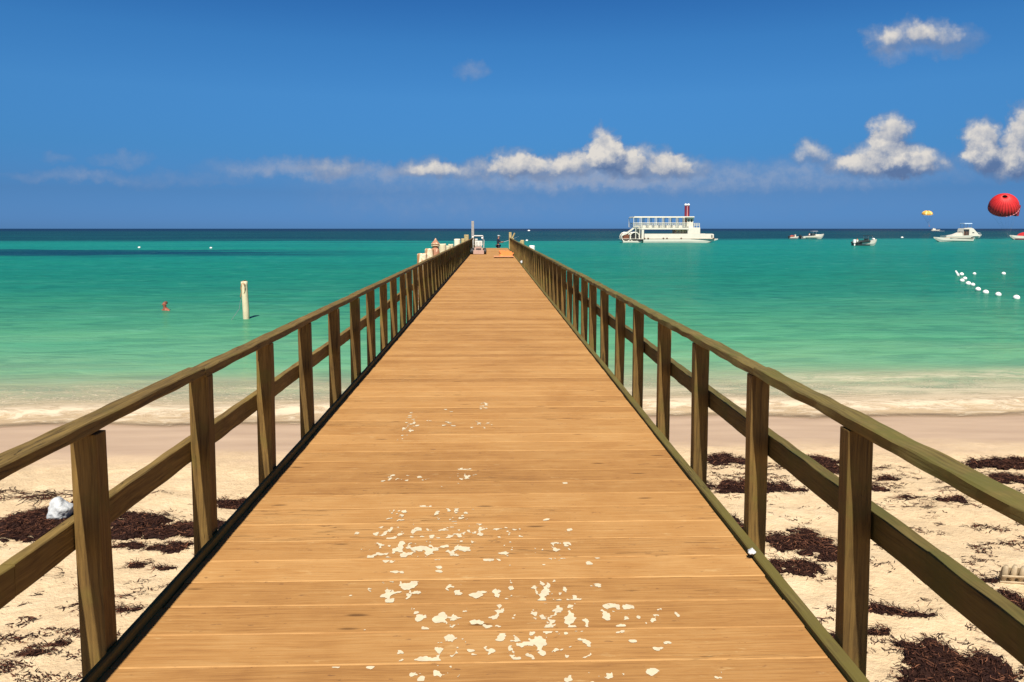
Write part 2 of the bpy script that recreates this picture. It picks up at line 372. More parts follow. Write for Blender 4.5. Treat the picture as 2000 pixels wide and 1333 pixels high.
f4 = q.m('MULTIPLY', q.mapr(sh, .9, 1.6), q.m('MULTIPLY', q.mapr(sh, 2.2, 3.2, 1, 0), q.mapr(q.m('ADD', fn2, q.m('MULTIPLY', PX, .012)), .45, .68, 0, .55)))
lc = q.m('ABSOLUTE', q.m('SUBTRACT', q.noise(q.v('ADD', q.scale(pos, (.8, 1.5, 1)), (5, 5, 5)), 3.4, 5, .6, .9).outputs[0], .5))
lace = q.m('MULTIPLY', q.mapr(lc, .004, .045, 1, 0), q.m('MULTIPLY', q.mapr(sh, .3, 1.2), q.mapr(sh, 2.0, 4.2, .75, 0)))
f4 = q.m('MAXIMUM', f4, lace)
foam = q.m('MAXIMUM', q.m('MAXIMUM', f1, f4), q.m('MAXIMUM', f2, f3))
sandmix = q.mapr(q.m('ADD', sh, q.m('MULTIPLY', q.m('SUBTRACT', nM, .5), 4.0)), .1, 5.4, .92, 0)
milk = q.mix(q.mapr(fn2, .35, .65), srgb(158, 162, 134), srgb(196, 184, 150))
near_ = q.mix(q.mapr(fn2, .35, .65), srgb(196, 168, 134), srgb(222, 194, 154))
col = q.mix(sandmix, col, q.mix(q.mapr(sh, 1.1, 2.6), near_, milk))
wcap = q.m('MULTIPLY', q.mapr(q.noise(q.scale(pos, (.05, .30, 1)), 1.0, 6, .75).outputs[0], .755, .80), q.m('MULTIPLY', q.mapr(PY, 30, 60), .8))
col = q.mix(q.m('MAXIMUM', q.m('MULTIPLY', foam, .8), wcap), col, (.86, .72, .53))
col = q.v('MULTIPLY', col, (KX * 1.04, KX * 1.06, KX * 1.08))
bumpf = q.m('ADD', q.m('MULTIPLY', wv, .22), q.m('ADD', q.m('MULTIPLY', wv2, .55), q.m('MULTIPLY', q.noise(q.scale(pos, (1, 2.2, 1)), 3.2, 3, .6).outputs[0], .07)))
bumpf = q.m('ADD', bumpf, q.m('MULTIPLY', foam, .12))
bn = q.n('ShaderNodeBump', {'Height': bumpf, 'Strength': q.mapr(PY, 12, 22, .45, 1.0), 'Distance': .42}).outputs[0]
dif = q.n('ShaderNodeBsdfDiffuse', {'Color': col, 'Normal': bn})
glo = q.n('ShaderNodeBsdfGlossy', {'Color': (.9, .9, .9, 1), 'Roughness': .12, 'Normal': bn})
fr = q.n('ShaderNodeFresnel', {'IOR': 1.33, 'Normal': bn}).outputs[0]
fr = q.m('MULTIPLY', q.m('MINIMUM', fr, .55), q.m('MULTIPLY', q.m('SUBTRACT', 1.0, foam), .30))
wmix = q.n('ShaderNodeMixShader', {0: fr, 1: dif.outputs[0], 2: glo.outputs[0]})
edge = q.mapr(q.m('ADD', sh, q.m('MULTIPLY', q.m('SUBTRACT', fn, .5), .35)), .02, .5)
edge = q.m('MAXIMUM', edge, q.m('MULTIPLY', foam, .9))
out = q.n('ShaderNodeMixShader', {0: edge, 1: q.n('ShaderNodeBsdfTransparent').outputs[0], 2: wmix.outputs[0]})
q.nt.links.new(out.outputs[0], q.n('ShaderNodeOutputMaterial').inputs[0])
M_water = m
hx = spaced(30000, .13, 14)
xs = [-x for x in hx[:0:-1]] + hx
vs_ = []; v = 0.0
while v < 45000:
    vs_.append(v); v += .06 if v < 6 else .12 if v < 14 else .12 * (1 + (v - 14) * .05)
def wz(X, t):
    e = shore(X); wsh = max(0.0, 1 - t / 40); Y = e + t if t < 60 else 12.6 + t + (e - 12.6) * max(0, 1 - (t - 60) / 200)
    z = .022 + .010 * noise.noise(Vector((X * .8, t * 2.0, 0))) * min(1, t)
    if t < 6: # a low wave running up the sand
        c0 = 1.15 + .25 * noise.noise(Vector((X * .35, 5, 0)))
        z += .085 * math.exp(-((t - c0) / (.22 if t < c0 else .55)) ** 2) * (.7 + .5 * noise.noise(Vector((X * .5, 1, 7))))
        z += .05 * math.exp(-((t - 3.6) / .7) ** 2) * max(0, .5 + noise.noise(Vector((X * .25, 9, 7))))
    if t < 900:
        z += (.045 * noise.noise(Vector((X * .09, t * .42, 3))) + .02 * noise.noise(Vector((X * .3, t * 1.1, 5)))) * min(1, max(0, t - 2) / 8)
    z = max(z, 0.014 + max(0, sand_z(X, Y) + .004) if t < 1.2 else z)
    return (X, Y, z), t
tag(grid('sea', xs, vs_, wz, M_water, 'shore'), 'turquoise sea darkening to navy at the horizon', 'sea', kind='structure')

# ================================================================== PIER
M_deck = wood('deck_wood', (.385, .175, .056), (.59, .30, .096), (.715, .41, .155), 'X', knots=1.7, rnd=.21, grain=.78, kscale=9, crack=.9)
M_post = wood('post_wood', (.12, .068, .020), (.265, .16, .045), (.40, .25, .07), 'Z', moss=.35, moss_col=(.20, .155, .035), knots=.6, rnd=.35)
M_railL = wood('rail_wood', (.12, .075, .025), (.27, .175, .052), (.42, .28, .085), 'Y', moss=.35, moss_col=(.24, .175, .045), knots=.8)
M_railR = wood('mossy_rail_wood', (.11, .078, .026), (.22, .165, .05), (.30, .225, .07), 'Y', moss=.55, moss_col=(.155, .145, .036), knots=.6)
M_kerb = wood('kerb_wood', (.10, .07, .025), (.19, .15, .045), (.26, .2, .06), 'Y', moss=.7, moss_col=(.17, .14, .035), knots=.5)

def beam(bm, p0, p1, w, hgt, seg=.12, jit=.002, big=0.0, bev=.006, seed=0):
    # a sawn beam with slightly wavy arrises; w across X, hgt along Z, running along Y
    L = p1[1] - p0[1]; n = max(1, int(L / seg)); rings = []
    for i in range(n + 1):
        t = i / n; c = Vector(p0).lerp(Vector(p1), t)
        wob = Vector((noise.noise(Vector((c.y * .5, seed, 0))) * big, 0, noise.noise(Vector((c.y * .5, seed, 9))) * big))
        pr = []
        for (a, b2) in ((-w/2+bev, -hgt/2), (w/2-bev, -hgt/2), (w/2, -hgt/2+bev), (w/2, hgt/2-bev), (w/2-bev, hgt/2), (-w/2+bev, hgt/2), (-w/2, hgt/2-bev), (-w/2, -hgt/2+bev)):
            k = Vector((a, 0, b2))
            j = Vector((noise.noise(Vector((c.y * 6, seed + a * 40, b2 * 30))), 0, noise.noise(Vector((c.y * 6, seed + 50 + a * 40, b2 * 30))))) * jit
            pr.append(bm.verts.new(c + wob + k + j))
        rings.append(pr)
    for A, B in zip(rings, rings[1:]):
        for k in range(8): bm.faces.new((A[k], A[(k + 1) % 8], B[(k + 1) % 8], B[k]))
    bm.faces.new(rings[0]); bm.faces.new(rings[-1][::-1])
    return rings

DX0, DX1, DEND = -1.440, 1.29, 63.0
pier = thing('pier', 'long wooden pier deck of bare planks reaching out over the sea', 'pier', (0, 0, 0))
# deck planks
bm = bmesh.new(); la = bm.faces.layers.float.new('rnd'); le = bm.faces.layers.float.new('edge')
Yp = 4.945 - .225 * 36; PITCHB = .225; plank_edges = []
while Yp < DEND:
    wv_ = PITCHB
    gp_ = random.choice((.0014, .0024, .0038)); a, b2 = Yp + gp_, Yp + wv_ - gp_
    xa, xb = DX0 - random.uniform(0, .010), DX1 + random.uniform(0, .007)
    dz = random.uniform(-.0009, .0009); rv = random.random(); bv = random.choice((.002, .0028, .0038))
    cup = random.uniform(-.0008, .0004)
    xsn = [xa + (xb - xa) * i / 6 for i in range(7)]
    prof = [(a, -.038, 0), (a, -bv, 1), (a + bv * .5, -bv * .25, 1), (a + bv * 1.6, 0, 0), ((a + b2) / 2, cup, 0), (b2 - bv * 1.3, 0, 0), (b2 - bv * .4, -bv * .4, 0), (b2, -bv * 1.3, 0), (b2, -.038, 0)]
    rows = []
    for x in xsn:
        wob = noise.noise(Vector((x * 1.3, Yp * 7, 0))) * .0006
        rows.append([bm.verts.new((x, y + noise.noise(Vector((x * 2, Yp * 3, 5))) * .0012, DECK + dz + z + wob)) for y, z, e in prof])
    for A, B in zip(rows, rows[1:]):
        for k in range(len(prof) - 1):
            f = bm.faces.new((A[k], B[k], B[k + 1], A[k + 1])); f[la] = rv; f[le] = 1.0 if prof[k][2] and prof[k + 1][2] or k == 2 else 0.0
    for rws in (rows[0], rows[-1][::-1]):
        f = bm.faces.new(rws); f[la] = rv
    plank_edges.append(Yp); Yp += wv_
bmesh.ops.recalc_face_normals(bm, faces=bm.faces[:])
obj('deck', bm, M_deck, pier)
for nm, x0, x1 in (('kerb', -1.476, -1.448), ('kerb', 1.306, 1.362)):
    bm = bmesh.new()
    yy_ = -3.0; k = 0
    while yy_ < 60.6:
        L = min(5.1, 60.7 - yy_); beam(bm, ((x0 + x1) / 2, yy_, DECK - (.026 if x0 < 0 else .05)), ((x0 + x1) / 2, yy_ + L - .004, DECK - (.026 if x0 < 0 else .05)), x1 - x0, .14, .15, .003, .003, seed=k * 3 + x0)
        yy_ += L; k += 1
    bmesh.ops.recalc_face_normals(bm, faces=bm.faces[:])
    obj(nm, bm, M_kerb, pier)
bm = bmesh.new()
for x in (-1.2, -.4, .4, 1.1): box(bm, x - .05, x + .05, -3, 62.9, DECK - .24, DECK - .042)
obj('stringer', bm, M_kerb, pier)
M_pile = mat('support_wood', (.23, .17, .10), .85, var=.4, vscale=6, bump=.4)
for k in range(17):
    y = -1.2 + k * 4.0
    bm = bmesh.new(); box(bm, -1.38, 1.25, y - .075, y + .075, DECK - .46, DECK - .244); obj('crossbeam', bm, M_kerb, pier)
    for x in (-1.12, 1.0):
        bm = bmesh.new(); tube(bm, [(x, y, -1.6), (x, y, DECK - .464)], .12, 12); obj('support_pile', bm, M_pile, pier)
# lower landing at the far end
bm = bmesh.new(); box(bm, -1.5, 1.6, 63.1, 66.5, .95, 1.07); obj('landing', bm, M_kerb, pier)
for x in (-1.3, 1.4):
    for y in (63.5, 66.2):
        bm = bmesh.new(); tube(bm, [(x, y, -1.8), (x, y, .946)], .10, 10); obj('support_pile', bm, M_pile, pier)

# railings ---------------------------------------------------------------
post_mesh = []
for k in range(7):
    bm = bmesh.new(); box(bm, -.049, .049, -.038, .038, -.22, .884, .004)
    es = [e for e in bm.edges if abs((e.verts[0].co - e.verts[1].co).z) > .5]
    bmesh.ops.subdivide_edges(bm, edges=es, cuts=14)
    for v in bm.verts:
        v.co.x += noise.noise(Vector((v.co.z * 2.2, k * 7, v.co.y * 8))) * .0035
        v.co.y += noise.noise(Vector((v.co.z * 2.2, k * 7 + 3, v.co.x * 8))) * .003
    me = mesh_from(bm, 'post'); me.materials.append(M_post); post_mesh.append(me)
def railing(side, cx, y0, sp, n, label, M_r, capx, midx, captop, mz):
    t = thing('railing', label, 'railing', (0, 0, 0), 0, 'railings of the pier')
    for k in range(n):
        me = post_mesh[random.randrange(7)]
        o = bpy.data.objects.new('post', me); COL.objects.link(o); o.parent = t
        o.location = (cx + random.uniform(-.004, .004), y0 + .038 + sp * k + (random.uniform(-.03, .03) if k > 6 else 0), DECK + (captop - .93))
        o.rotation_euler = (R(random.uniform(-.5, .5)), R(random.uniform(-.5, .5)), R(random.uniform(-2.5, 2.5)))
    yend = y0 + sp * (n - 1) + .08
    bm = bmesh.new(); y = -3.0; k = 0
    la2 = None
    while y < yend - .1:
        L = min(6.80 if k == 0 else 4.32, yend - y); up = .008 if k == 0 else 0
        beam(bm, (capx, y, DECK + captop - .0225 + up * .3), (capx, y + L - .003, DECK + captop - .0225 + up + random.uniform(-.003, .003)), .088, .045, .045, .008 if side > 0 else .004, .006, .005, seed=k * 5.3 + side * 40)
        y += L; k += 1
    bmesh.ops.recalc_face_normals(bm, faces=bm.faces[:])
    obj('top_rail', bm, M_r, t)
    bm = bmesh.new(); y = -3.0 + 1.3; k = 0
    while y < yend - .1:
        L = min(4.1, yend - y)
        beam(bm, (midx, y, DECK + mz), (midx, y + L - .003, DECK + mz + random.uniform(-.004, .004)), .046 if side < 0 else .062, .115, .06, .004, .010, .004, seed=k * 4.1 + side * 20 + 7)
        y += L; k += 1
    bmesh.ops.recalc_face_normals(bm, faces=bm.faces[:])
    obj('middle_rail', bm, M_r, t)
    return t
NP = 54
railing(-1, -1.5265, 2.74, 1.08, NP, 'weathered brown railing along the left edge of the pier', M_railL, -1.526, -1.602, .930, .488)
railing(1, 1.4185, 2.74, 1.08, NP, 'mossy green railing along the right edge of the pier', M_railR, 1.408, 1.504, .922, .492)
# ================================================================== things on and beside the pier
# dried paint flakes: thin irregular films on the planks
def film(field, x0, x1, y0, y1, res, z, nm, m, parent):
    nx, ny = int((x1 - x0) / res), int((y1 - y0) / res)
    F = [[field(x0 + i * res, y0 + j * res) for i in range(nx + 1)] for j in range(ny + 1)]
    vid, verts, faces = {}, [], []
    def vt(key, x, y):
        if key not in vid: vid[key] = len(verts); verts.append((x, y, z))
        return vid[key]
    for j in range(ny):
        for i in range(nx):
            c = [(i, j), (i + 1, j), (i + 1, j + 1), (i, j + 1)]; v_ = [F[b][a] for a, b in c]
            if max(v_) <= 0: continue
            poly = []
            for k in range(4):
                (a, b), (a2, b2) = c[k], c[(k + 1) % 4]; f0, f1 = v_[k], v_[(k + 1) % 4]
                if f0 > 0: poly.append(vt(('c', a, b), x0 + a * res, y0 + b * res))
                if (f0 > 0) != (f1 > 0):
                    t = f0 / (f0 - f1); key = ('e',) + tuple(sorted([(a, b), (a2, b2)]))
                    poly.append(vt(key, x0 + (a + (a2 - a) * t) * res, y0 + (b + (b2 - b) * t) * res))
            if len(poly) > 2: faces.append(poly)
    me = bpy.data.meshes.new(nm); me.from_pydata(verts, [], faces)
    return obj(nm, me, m, parent)
PAINT = [  # pixel x, y, half width px, half height px, strength
 (765,832,34,20,.75),(690,938,24,7,.45),(760,935,50,6,.35),(905,930,18,10,.4),(778,1006,16,10,.7),(885,1004,24,12,.4),(912,1000,10,8,.4),
 (795,1040,45,11,.65),(860,1042,16,9,.6),(925,1042,50,12,.8),(1015,1042,12,8,.35),(765,1078,40,14,.85),(835,1076,42,13,1.0),(892,1075,18,12,.9),(925,1065,10,6,.5),(985,1075,16,12,.4),(1080,1078,24,12,.7),
 (778,1156,34,16,.9),(888,1153,12,9,.8),(945,1160,10,9,.4),(990,1152,22,12,.7),(1068,1156,28,16,1.1),(1118,1172,12,6,.7),(740,1150,14,6,.4),
 (860,1208,44,17,.8),(808,1198,10,7,.5),(950,1218,24,12,.8),(980,1200,18,12,.5),(1095,1208,38,24,1.1),(1140,1212,14,18,.6),(1208,1206,32,20,1.0),(1288,1206,26,14,.7),(880,1262,20,14,.8),(980,1250,17,8,.8),(1035,1262,42,22,1.15),(1120,1266,26,14,.6),(940,1272,26,6,.4),(860,1288,34,5,.4),
 (845,1320,34,8,.8),(975,1320,14,6,.6),(1170,1328,44,10,.9),(1280,1318,12,8,.7),(1408,1318,12,8,.9),(1225,1276,10,8,.5),(512,1280,6,4,.9),
 (1050,700,6,5,.6),(1140,746,10,4,.7),(968,762,8,4,.6),(912,756,12,4,.4),(948,794,9,5,.75),(940,830,16,6,.5),(880,830,14,5,.45),(735,760,10,4,.4),(1055,712,8,5,.4),(660,842,8,4,.5),(870,768,20,4,.4),(1350,1100,20,4,.45)]
PB = []
for px_, py_, a, b_, st in PAINT:
    c = at(px_, py_, DECK); e1 = at(px_ + a, py_, DECK); e2 = at(px_, py_ - b_, DECK)
    PB.append((c.x, c.y, abs(e1.x - c.x) * 1.25, abs(e2.y - c.y) * 1.25, st))
rs = random.Random(12)
for _ in range(90):
    px_ = rs.gauss(930, 170); py_ = rs.choice((700, 760, 800, 830, 930, 940, 1000, 1040, 1075, 1110, 1160, 1205, 1262, 1300)) + rs.gauss(0, 18)
    if 560 < px_ < 1420:
        c = at(px_, py_, DECK); a_ = rs.uniform(.008, .03)
        PB.append((c.x, c.y, a_ * 1.5, a_ * rs.uniform(.5, 1.1), rs.uniform(.9, 1.3)))
def paint_field(x, y):
    s = 0
    for cx_, cy_, rx, ry, st in PB:
        dx = (x - cx_) / rx; dy = (y - cy_) / ry; d = dx * dx + dy * dy
        if d < 1.6: s += st * (1.0 - d * .62)
    if s <= 0: return -1
    k = (y - (4.945 - .225 * 36)) % .225                     # paint is gone along the seams
    if k < .014 or k > .212: return -1
    n = noise.fractal(Vector((x * 20, y * 15, 2)), .8, 2.0, 4)
    n2 = noise.noise(Vector((x * 60, y * 46, 5)))
    return s * .46 - .565 + n * 1.2 + n2 * .16
M_paint = mat('old_paint', (.58, .50, .35), .8, var=.15, vscale=30)
fl = film(paint_field, -.75, .85, 2.5, 7.2, .005, DECK + .0022, 'paint_flakes', M_paint, None)
pf2 = PB[-14:]
fl.parent = pier; fl['label'] = 'cream remains of old paint on the planks'; fl['kind'] = 'stuff'

def blob(name, px, py, z, r, m, label, cat, sc=(1, 1, .8), rough=.3, seed=1, sub=3, sink=.85, group=None, Y=None):
    c = at(px, py, z)
    bm = bmesh.new(); ball(bm, Vector((0, 0, r * sc[2] * sink)), r, sc, sub, r * rough, seed)
    return tag(obj(name, bm, m, None, c, smooth=True), label, cat, group)
M_plastic = mat('white_plastic', (.50, .52, .53), .5, var=.25, vscale=14, bump=1.0, bscale=18)
M_white = mat('white_paint', (.80, .79, .75), .4, var=.05)
M_grey = mat('grey_metal', (.35, .36, .37), .4, .6)
M_black = mat('black_rubber', (.02, .02, .022), .6, var=.3)
M_red = mat('red_cloth', (.55, .03, .03), .6, var=.15)
def skin_mat(n, c): return mat(n, c, .55, var=.12, vscale=14)
M_skin = skin_mat('tanned_skin', (.42, .17, .10))

# plastic bag
bm = bmesh.new(); ball(bm, (0, 0, .135), .13, (.95, .8, 1.05), 4)
for v in bm.verts:
    n = noise.fractal(v.co * 9 + Vector((3, 1, 0)), 1, 2, 4); v.co += (v.co - Vector((0, 0, .12))).normalized() * n * .035
    if v.co.z > .19: v.co.x *= .8
    v.co.z = max(v.co.z, 0)
c = at(119, 1021, 0); c = Vector((c.x, c.y, 0)); c = at(119, 1021, sand_z(*at(119, 1021, .2).xy))
tag(obj('plastic_bag', bm, M_plastic, None, c, smooth=True), 'crumpled white plastic bag lying on the seaweed left of the pier', 'bag')
# white scrap on kerb, shell on kerb farther out
blob('paper_scrap', 1467, 1082, DECK + .027, .019, M_plastic, 'tiny crumpled white scrap on the right edge beam near the camera', 'litter', (1, 1, .7), .6, 4)
blob('paper_scrap', 1019, 515, DECK + .0, .075, M_plastic, 'white lump on the deck beside the right railing far along the pier', 'litter', (1, 1, .9), .5, 9)

# ribbed container half buried in seaweed on the right
c = at(1992, 1152, .36); t = thing('plastic_crate', 'cream ribbed plastic crate half buried beside seaweed at the right', 'crate', (c.x, c.y, sand_z(c.x, c.y) - .03), R(-8))
M_cream = mat('cream_plastic', (.42, .33, .21), .6, var=.3, vscale=15)
bm = bmesh.new(); mt = Matrix.Rotation(R(24), 4, 'X')
box(bm, -.19, .19, -.006, .006, 0, .20, 0, mt)
obj('panel', bm, M_cream, t)
for k in range(6):
    bm = bmesh.new(); x = -.17 + k * .068; tube(bm, [mt @ Vector((x, -.018, .0)), mt @ Vector((x, -.024, .14)), mt @ Vector((x, -.010, .222 + .008 * math.sin(k * 2)))], [.020, .023, .016], 10); obj('rib', bm, M_cream, t, smooth=True)
for k in range(2):
    bm = bmesh.new(); z = .06 + k * .07; box(bm, -.2, .2, -.052, -.04, z, z + .018, .003, mt); obj('crossbar', bm, M_cream, t)

# ------------------------------------------------------------------ seaweed
M_weed = bpy.data.materials.new('seaweed'); M_weed.use_nodes = True; q = G(M_weed.node_tree); b = M_weed.node_tree.nodes['Principled BSDF']
at_ = q.n('ShaderNodeAttribute', attribute_name='rnd', attribute_type='GEOMETRY').outputs['Fac']
q.nt.links.new(q.ramp(at_, [(0, (.014, .006, .005)), (.5, (.036, .015, .010)), (.82, (.095, .038, .023)), (1, (.20, .085, .045))]), b.inputs['Base Color'])
b.inputs['Roughness'].default_value = .8; b.inputs['Specular IOR Level'].default_value = .1
def strand(bm, la, x, y, z, L, w, rng, lift=.012, dirn=None, flat=False):
    a = dirn if dirn is not None else rng.uniform(0, 2 * math.pi); n = 3; px_, py_, pz = x, y, z; prev = None; tone = rng.random() ** 1.3
    curl = rng.uniform(-1.3, 1.3)
    for i in range(n + 1):
        ww = w * (1 - .6 * i / n); nx_, ny_ = -math.sin(a) * ww, math.cos(a) * ww; tw = rng.uniform(-.6, .6) * ww
        cur = (bm.verts.new((px_ + nx_, py_ + ny_, pz + tw)), bm.verts.new((px_ - nx_, py_ - ny_, pz - tw + .002)))
        if prev: f = bm.faces.new((prev[0], prev[1], cur[1], cur[0])); f[la] = tone
        prev = cur; a += curl * .5 + rng.uniform(-.3, .3)
        px_ += math.cos(a) * L / n; py_ += math.sin(a) * L / n
        pz = (sand_z(px_, py_) + rng.uniform(.002, lift)) if flat else pz + rng.uniform(-.012, .010)
def weed(boxes, label, seed, h=.05, dens=2400, name='seaweed_clump', L=.075, ragged=.5):
    rng = random.Random(seed); cs = []
    for (x0, y0, x1, y1) in boxes:
        zz = sand_z(*at((x0 + x1) / 2, (y0 + y1) / 2, .3).xy)
        a = at(x0, (y0 + y1) / 2, zz); b_ = at(x1, (y0 + y1) / 2, zz); nr = at((x0 + x1) / 2, y1, zz); fr = at((x0 + x1) / 2, y0, zz)
        hh = min(h * .6, (fr.y - nr.y) * .35)
        fr_y = max(nr.y + .05, fr.y - hh * 1.6)
        cs.append(((a.x + b_.x) / 2, (nr.y + fr_y) / 2, abs(b_.x - a.x) / 2 * 1.15, abs(fr_y - nr.y) / 2 * 1.25, hh))
    ox, oy = cs[0][0], cs[0][1]; oz = sand_z(ox, oy)
    bm = bmesh.new(); la = bm.faces.layers.float.new('rnd')
    for (cx_, cy_, rx, ry, hh) in cs:
        def prof(x, y):
            d = ((x - cx_) / rx) ** 2 + ((y - cy_) / ry) ** 2
            e = 1 - d + ragged * 2.1 * noise.fractal(Vector((x * 6.5, y * 10 + seed, 3)), .7, 2, 5)
            return e
        def hgt(x, y):
            e = prof(x, y); return sand_z(x, y) + (hh * min(1, max(0, e)) ** .6 * (.75 + .5 * noise.noise(Vector((x * 16, y * 16, seed)))) if e > 0 else -.02)
        # matted core
        n = max(8, min(90, int(rx / .009))); mm = max(6, min(56, int(ry / .008)))
        V = {}
        for j in range(mm + 1):
            for i in range(n + 1):
                x = cx_ + rx * 1.25 * (2 * i / n - 1); y = cy_ + ry * 1.25 * (2 * j / mm - 1)
                V[i, j] = (x, y, hgt(x, y) - .004 + .009 * noise.noise(Vector((x * 45, y * 45, 1))), prof(x, y))
        for j in range(mm):
            for i in range(n):
                cc = [V[i, j], V[i + 1, j], V[i + 1, j + 1], V[i, j + 1]]
                if sum(c_[3] for c_ in cc) / 4 > .22 + .35 * noise.noise(Vector((cc[0][0] * 14, cc[0][1] * 22, 9))):
                    f = bm.faces.new([bm.verts.new((c_[0] , c_[1], c_[2])) for c_ in cc]); f[la] = rng.random() * .35
        k = 0; N = int(dens * rx * ry * 3.14 + 12)
        while k < N:
            x = cx_ + rng.uniform(-1.35, 1.35) * rx; y = cy_ + rng.uniform(-1.35, 1.35) * ry; e = prof(x, y)
            k += 1
            if e < -.05 or rng.random() > .22 + e * .9: continue
            strand(bm, la, x, y, hgt(x, y) + rng.uniform(.002, .014) + (.022 if e < 0 else 0), rng.uniform(.5, 1.3) * L, rng.uniform(.0016, .0036), rng)
    bmesh.ops.translate(bm, verts=bm.verts, vec=(-ox, -oy, -oz))
    o = obj(name, bm, M_weed, None, (ox, oy, oz)); tag(o, label, 'seaweed', 'seaweed clumps washed up on the sand'); return o
WL = [
 ([(0,985,125,1055),(60,1000,190,1052)], 'long dark seaweed bank under the white plastic bag', .11),
 ([(205,1003,312,1056)], 'reddish seaweed mound just right of the nearest left post', .10),
 ([(290,1022,392,1054),(345,1014,440,1050)], 'dark seaweed ridge running behind the second left post', .10),
 ([(222,1058,290,1076)], 'thin seaweed strip in front of the reddish mound', .04),
 ([(298,1058,372,1078)], 'small flat seaweed patch left of the second left post', .05),
 ([(254,1094,292,1114)], 'small round seaweed tuft on bare sand between the first two left posts', .05),
 ([(302,1109,346,1119)], 'thin seaweed scrap beside the small round tuft', .03),
 ([(222,1186,282,1200)], 'narrow seaweed strand near the left edge beam', .02),
 ([(425,974,490,996)], 'seaweed patch between the second and third left posts', .06),
 ([(180,998,225,1010),(230,1002,300,1014)], 'dark seaweed streak behind the reddish mound', .04),
 ([(40,1272,92,1292)], 'flat seaweed piece at the lower left corner', .03),
 ([(100,1250,145,1272)], 'reddish seaweed knot left of the nearest left post base', .03),
 ([(1376,888,1455,910)], 'seaweed arch right behind the third right post', .07),
 ([(1540,891,1640,914),(1600,905,1642,925)], 'curved dark seaweed bank left of the nearest right post', .09),
 ([(1378,938,1556,966)], 'long low seaweed bank between the second and third right posts', .08),
 ([(1600,932,1645,966)], 'seaweed mound directly left of the nearest right post', .08),
 ([(1495,1040,1560,1078),(1545,1034,1635,1100),(1500,1090,1600,1127)], 'broad tangled seaweed bed behind the second right post', .06),
 ([(1884,893,2010,918)], 'dark seaweed bank at the right edge, farthest one up the beach', .11),
 ([(1925,921,2005,946)], 'seaweed ridge just in front of the farthest right bank', .07),
 ([(1716,929,1752,941)], 'small dark seaweed hump right of the nearest right post', .05),
 ([(1828,968,1880,983)], 'small rounded seaweed mound alone on open sand at the right', .07),
 ([(1752,967,1785,976)], 'low seaweed streak left of the lone rounded mound', .03),
 ([(1912,1129,1944,1144)], 'black seaweed lump touching the left side of the plastic crate', .05),
 ([(1896,1150,1960,1185),(1930,1148,2010,1216)], 'big seaweed heap below the plastic crate', .09),
 ([(1694,1182,1760,1212),(1750,1196,1835,1212)], 'thin trail of seaweed right of the nearest right post', .04),
 ([(1692,1222,1736,1242)], 'short seaweed tongue below the thin trail', .03),
 ([(1770,1245,1900,1335),(1738,1290,1985,1360),(1880,1262,1960,1330)], 'largest seaweed heap in the lower right corner', .12),
 ([(1430,1006,1452,1034)], 'small seaweed bit against the right edge beam', .04),
 ([(1604,1237,1640,1252)], 'seaweed scrap at the foot of the nearest right post', .03),
 ([(1690,948,1732,962)], 'ragged seaweed piece level with the middle of the nearest right post', .04)]
for i, (bx_, lb, h_) in enumerate(WL): weed(bx_, lb, i * 11 + 3, h_, dens=8000)
# scattered scraps
rng = random.Random(5); bm = bmesh.new(); la = bm.faces.layers.float.new('rnd')
def scatter(x0, y0, x1, y1, n, L=.05, w=.003, clus=.55):
    k = 0
    while k < n:
        px_, py_ = rng.uniform(x0, x1), rng.uniform(y0, y1); p_ = at(px_, py_, .3); k += 1
        if noise.fractal(Vector((p_.x * 2.2, p_.y * 4.5, 6)), .8, 2, 4) < clus * .45: continue
        for _ in range(rng.choice((1, 2, 4, 7))):
            x, y = p_.x + rng.gauss(0, .03), p_.y + rng.gauss(0, .015)
            strand(bm, la, x, y, sand_z(x, y) + .006, rng.uniform(.3, 1.2) * L, w * rng.uniform(.5, 1.5), rng, .010, rng.choice((0, math.pi)) + rng.gauss(0, .5), True)
scatter(-60, 1200, 190, 1400, 900, .05, .004, .15)
scatter(-60, 960, 480, 1200, 700, .07, .003, .35)
scatter(-60, 955, 150, 975, 90, .25, .004, -1)
scatter(190, 1170, 380, 1300, 200, .07, .003, .3)
scatter(1380, 900, 2050, 1340, 2600, .06, .003, .42)
scatter(1640, 895, 2050, 1000, 900, .10, .003, .1)
scatter(1900, 1030, 2020, 1120, 300, .06, .004, .1)
scatter(1390, 895, 1640, 945, 500, .07, .004, .1)
tag(obj('seaweed_scraps', bm, M_weed), 'scattered thin scraps of dry seaweed over the sand', 'seaweed', kind='stuff')
# ================================================================== pilings, machines, people, boats
M_pilew = mat('chalky_piling_paint', (.62, .54, .36), .75, var=.12, vscale=5, bump=.3, bscale=30)
def patchy(name, base, patch, scale, lo, hi):
    m = bpy.data.materials.new(name); m.use_nodes = True; q = G(m.node_tree); b = m.node_tree.nodes['Principled BSDF']
    co = q.n('ShaderNodeTexCoord').outputs['Object']
    f = q.mapr(q.noise(q.scale(co, (1, 1, .6)), scale, 5, .65, .8).outputs[0], lo, hi)
    c = q.mix(f, base, patch); c = q.mix(q.mapr(q.noise(co, scale * 4, 4).outputs[0], .6, .7, 0, .5), c, tuple(x * .6 for x in patch))
    q.nt.links.new(c, b.inputs['Base Color']); b.inputs['Roughness'].default_value = .85; return m
M_peel = patchy('peeling_piling_paint', (.74, .66, .46), (.42, .19, .08), 5, .42, .56)
M_rust = patchy('rusty_piling', (.36, .16, .09), (.62, .42, .28), 7, .52, .66)
M_olive = patchy('weathered_piling', (.46, .36, .17), (.26, .18, .08), 6, .45, .65)
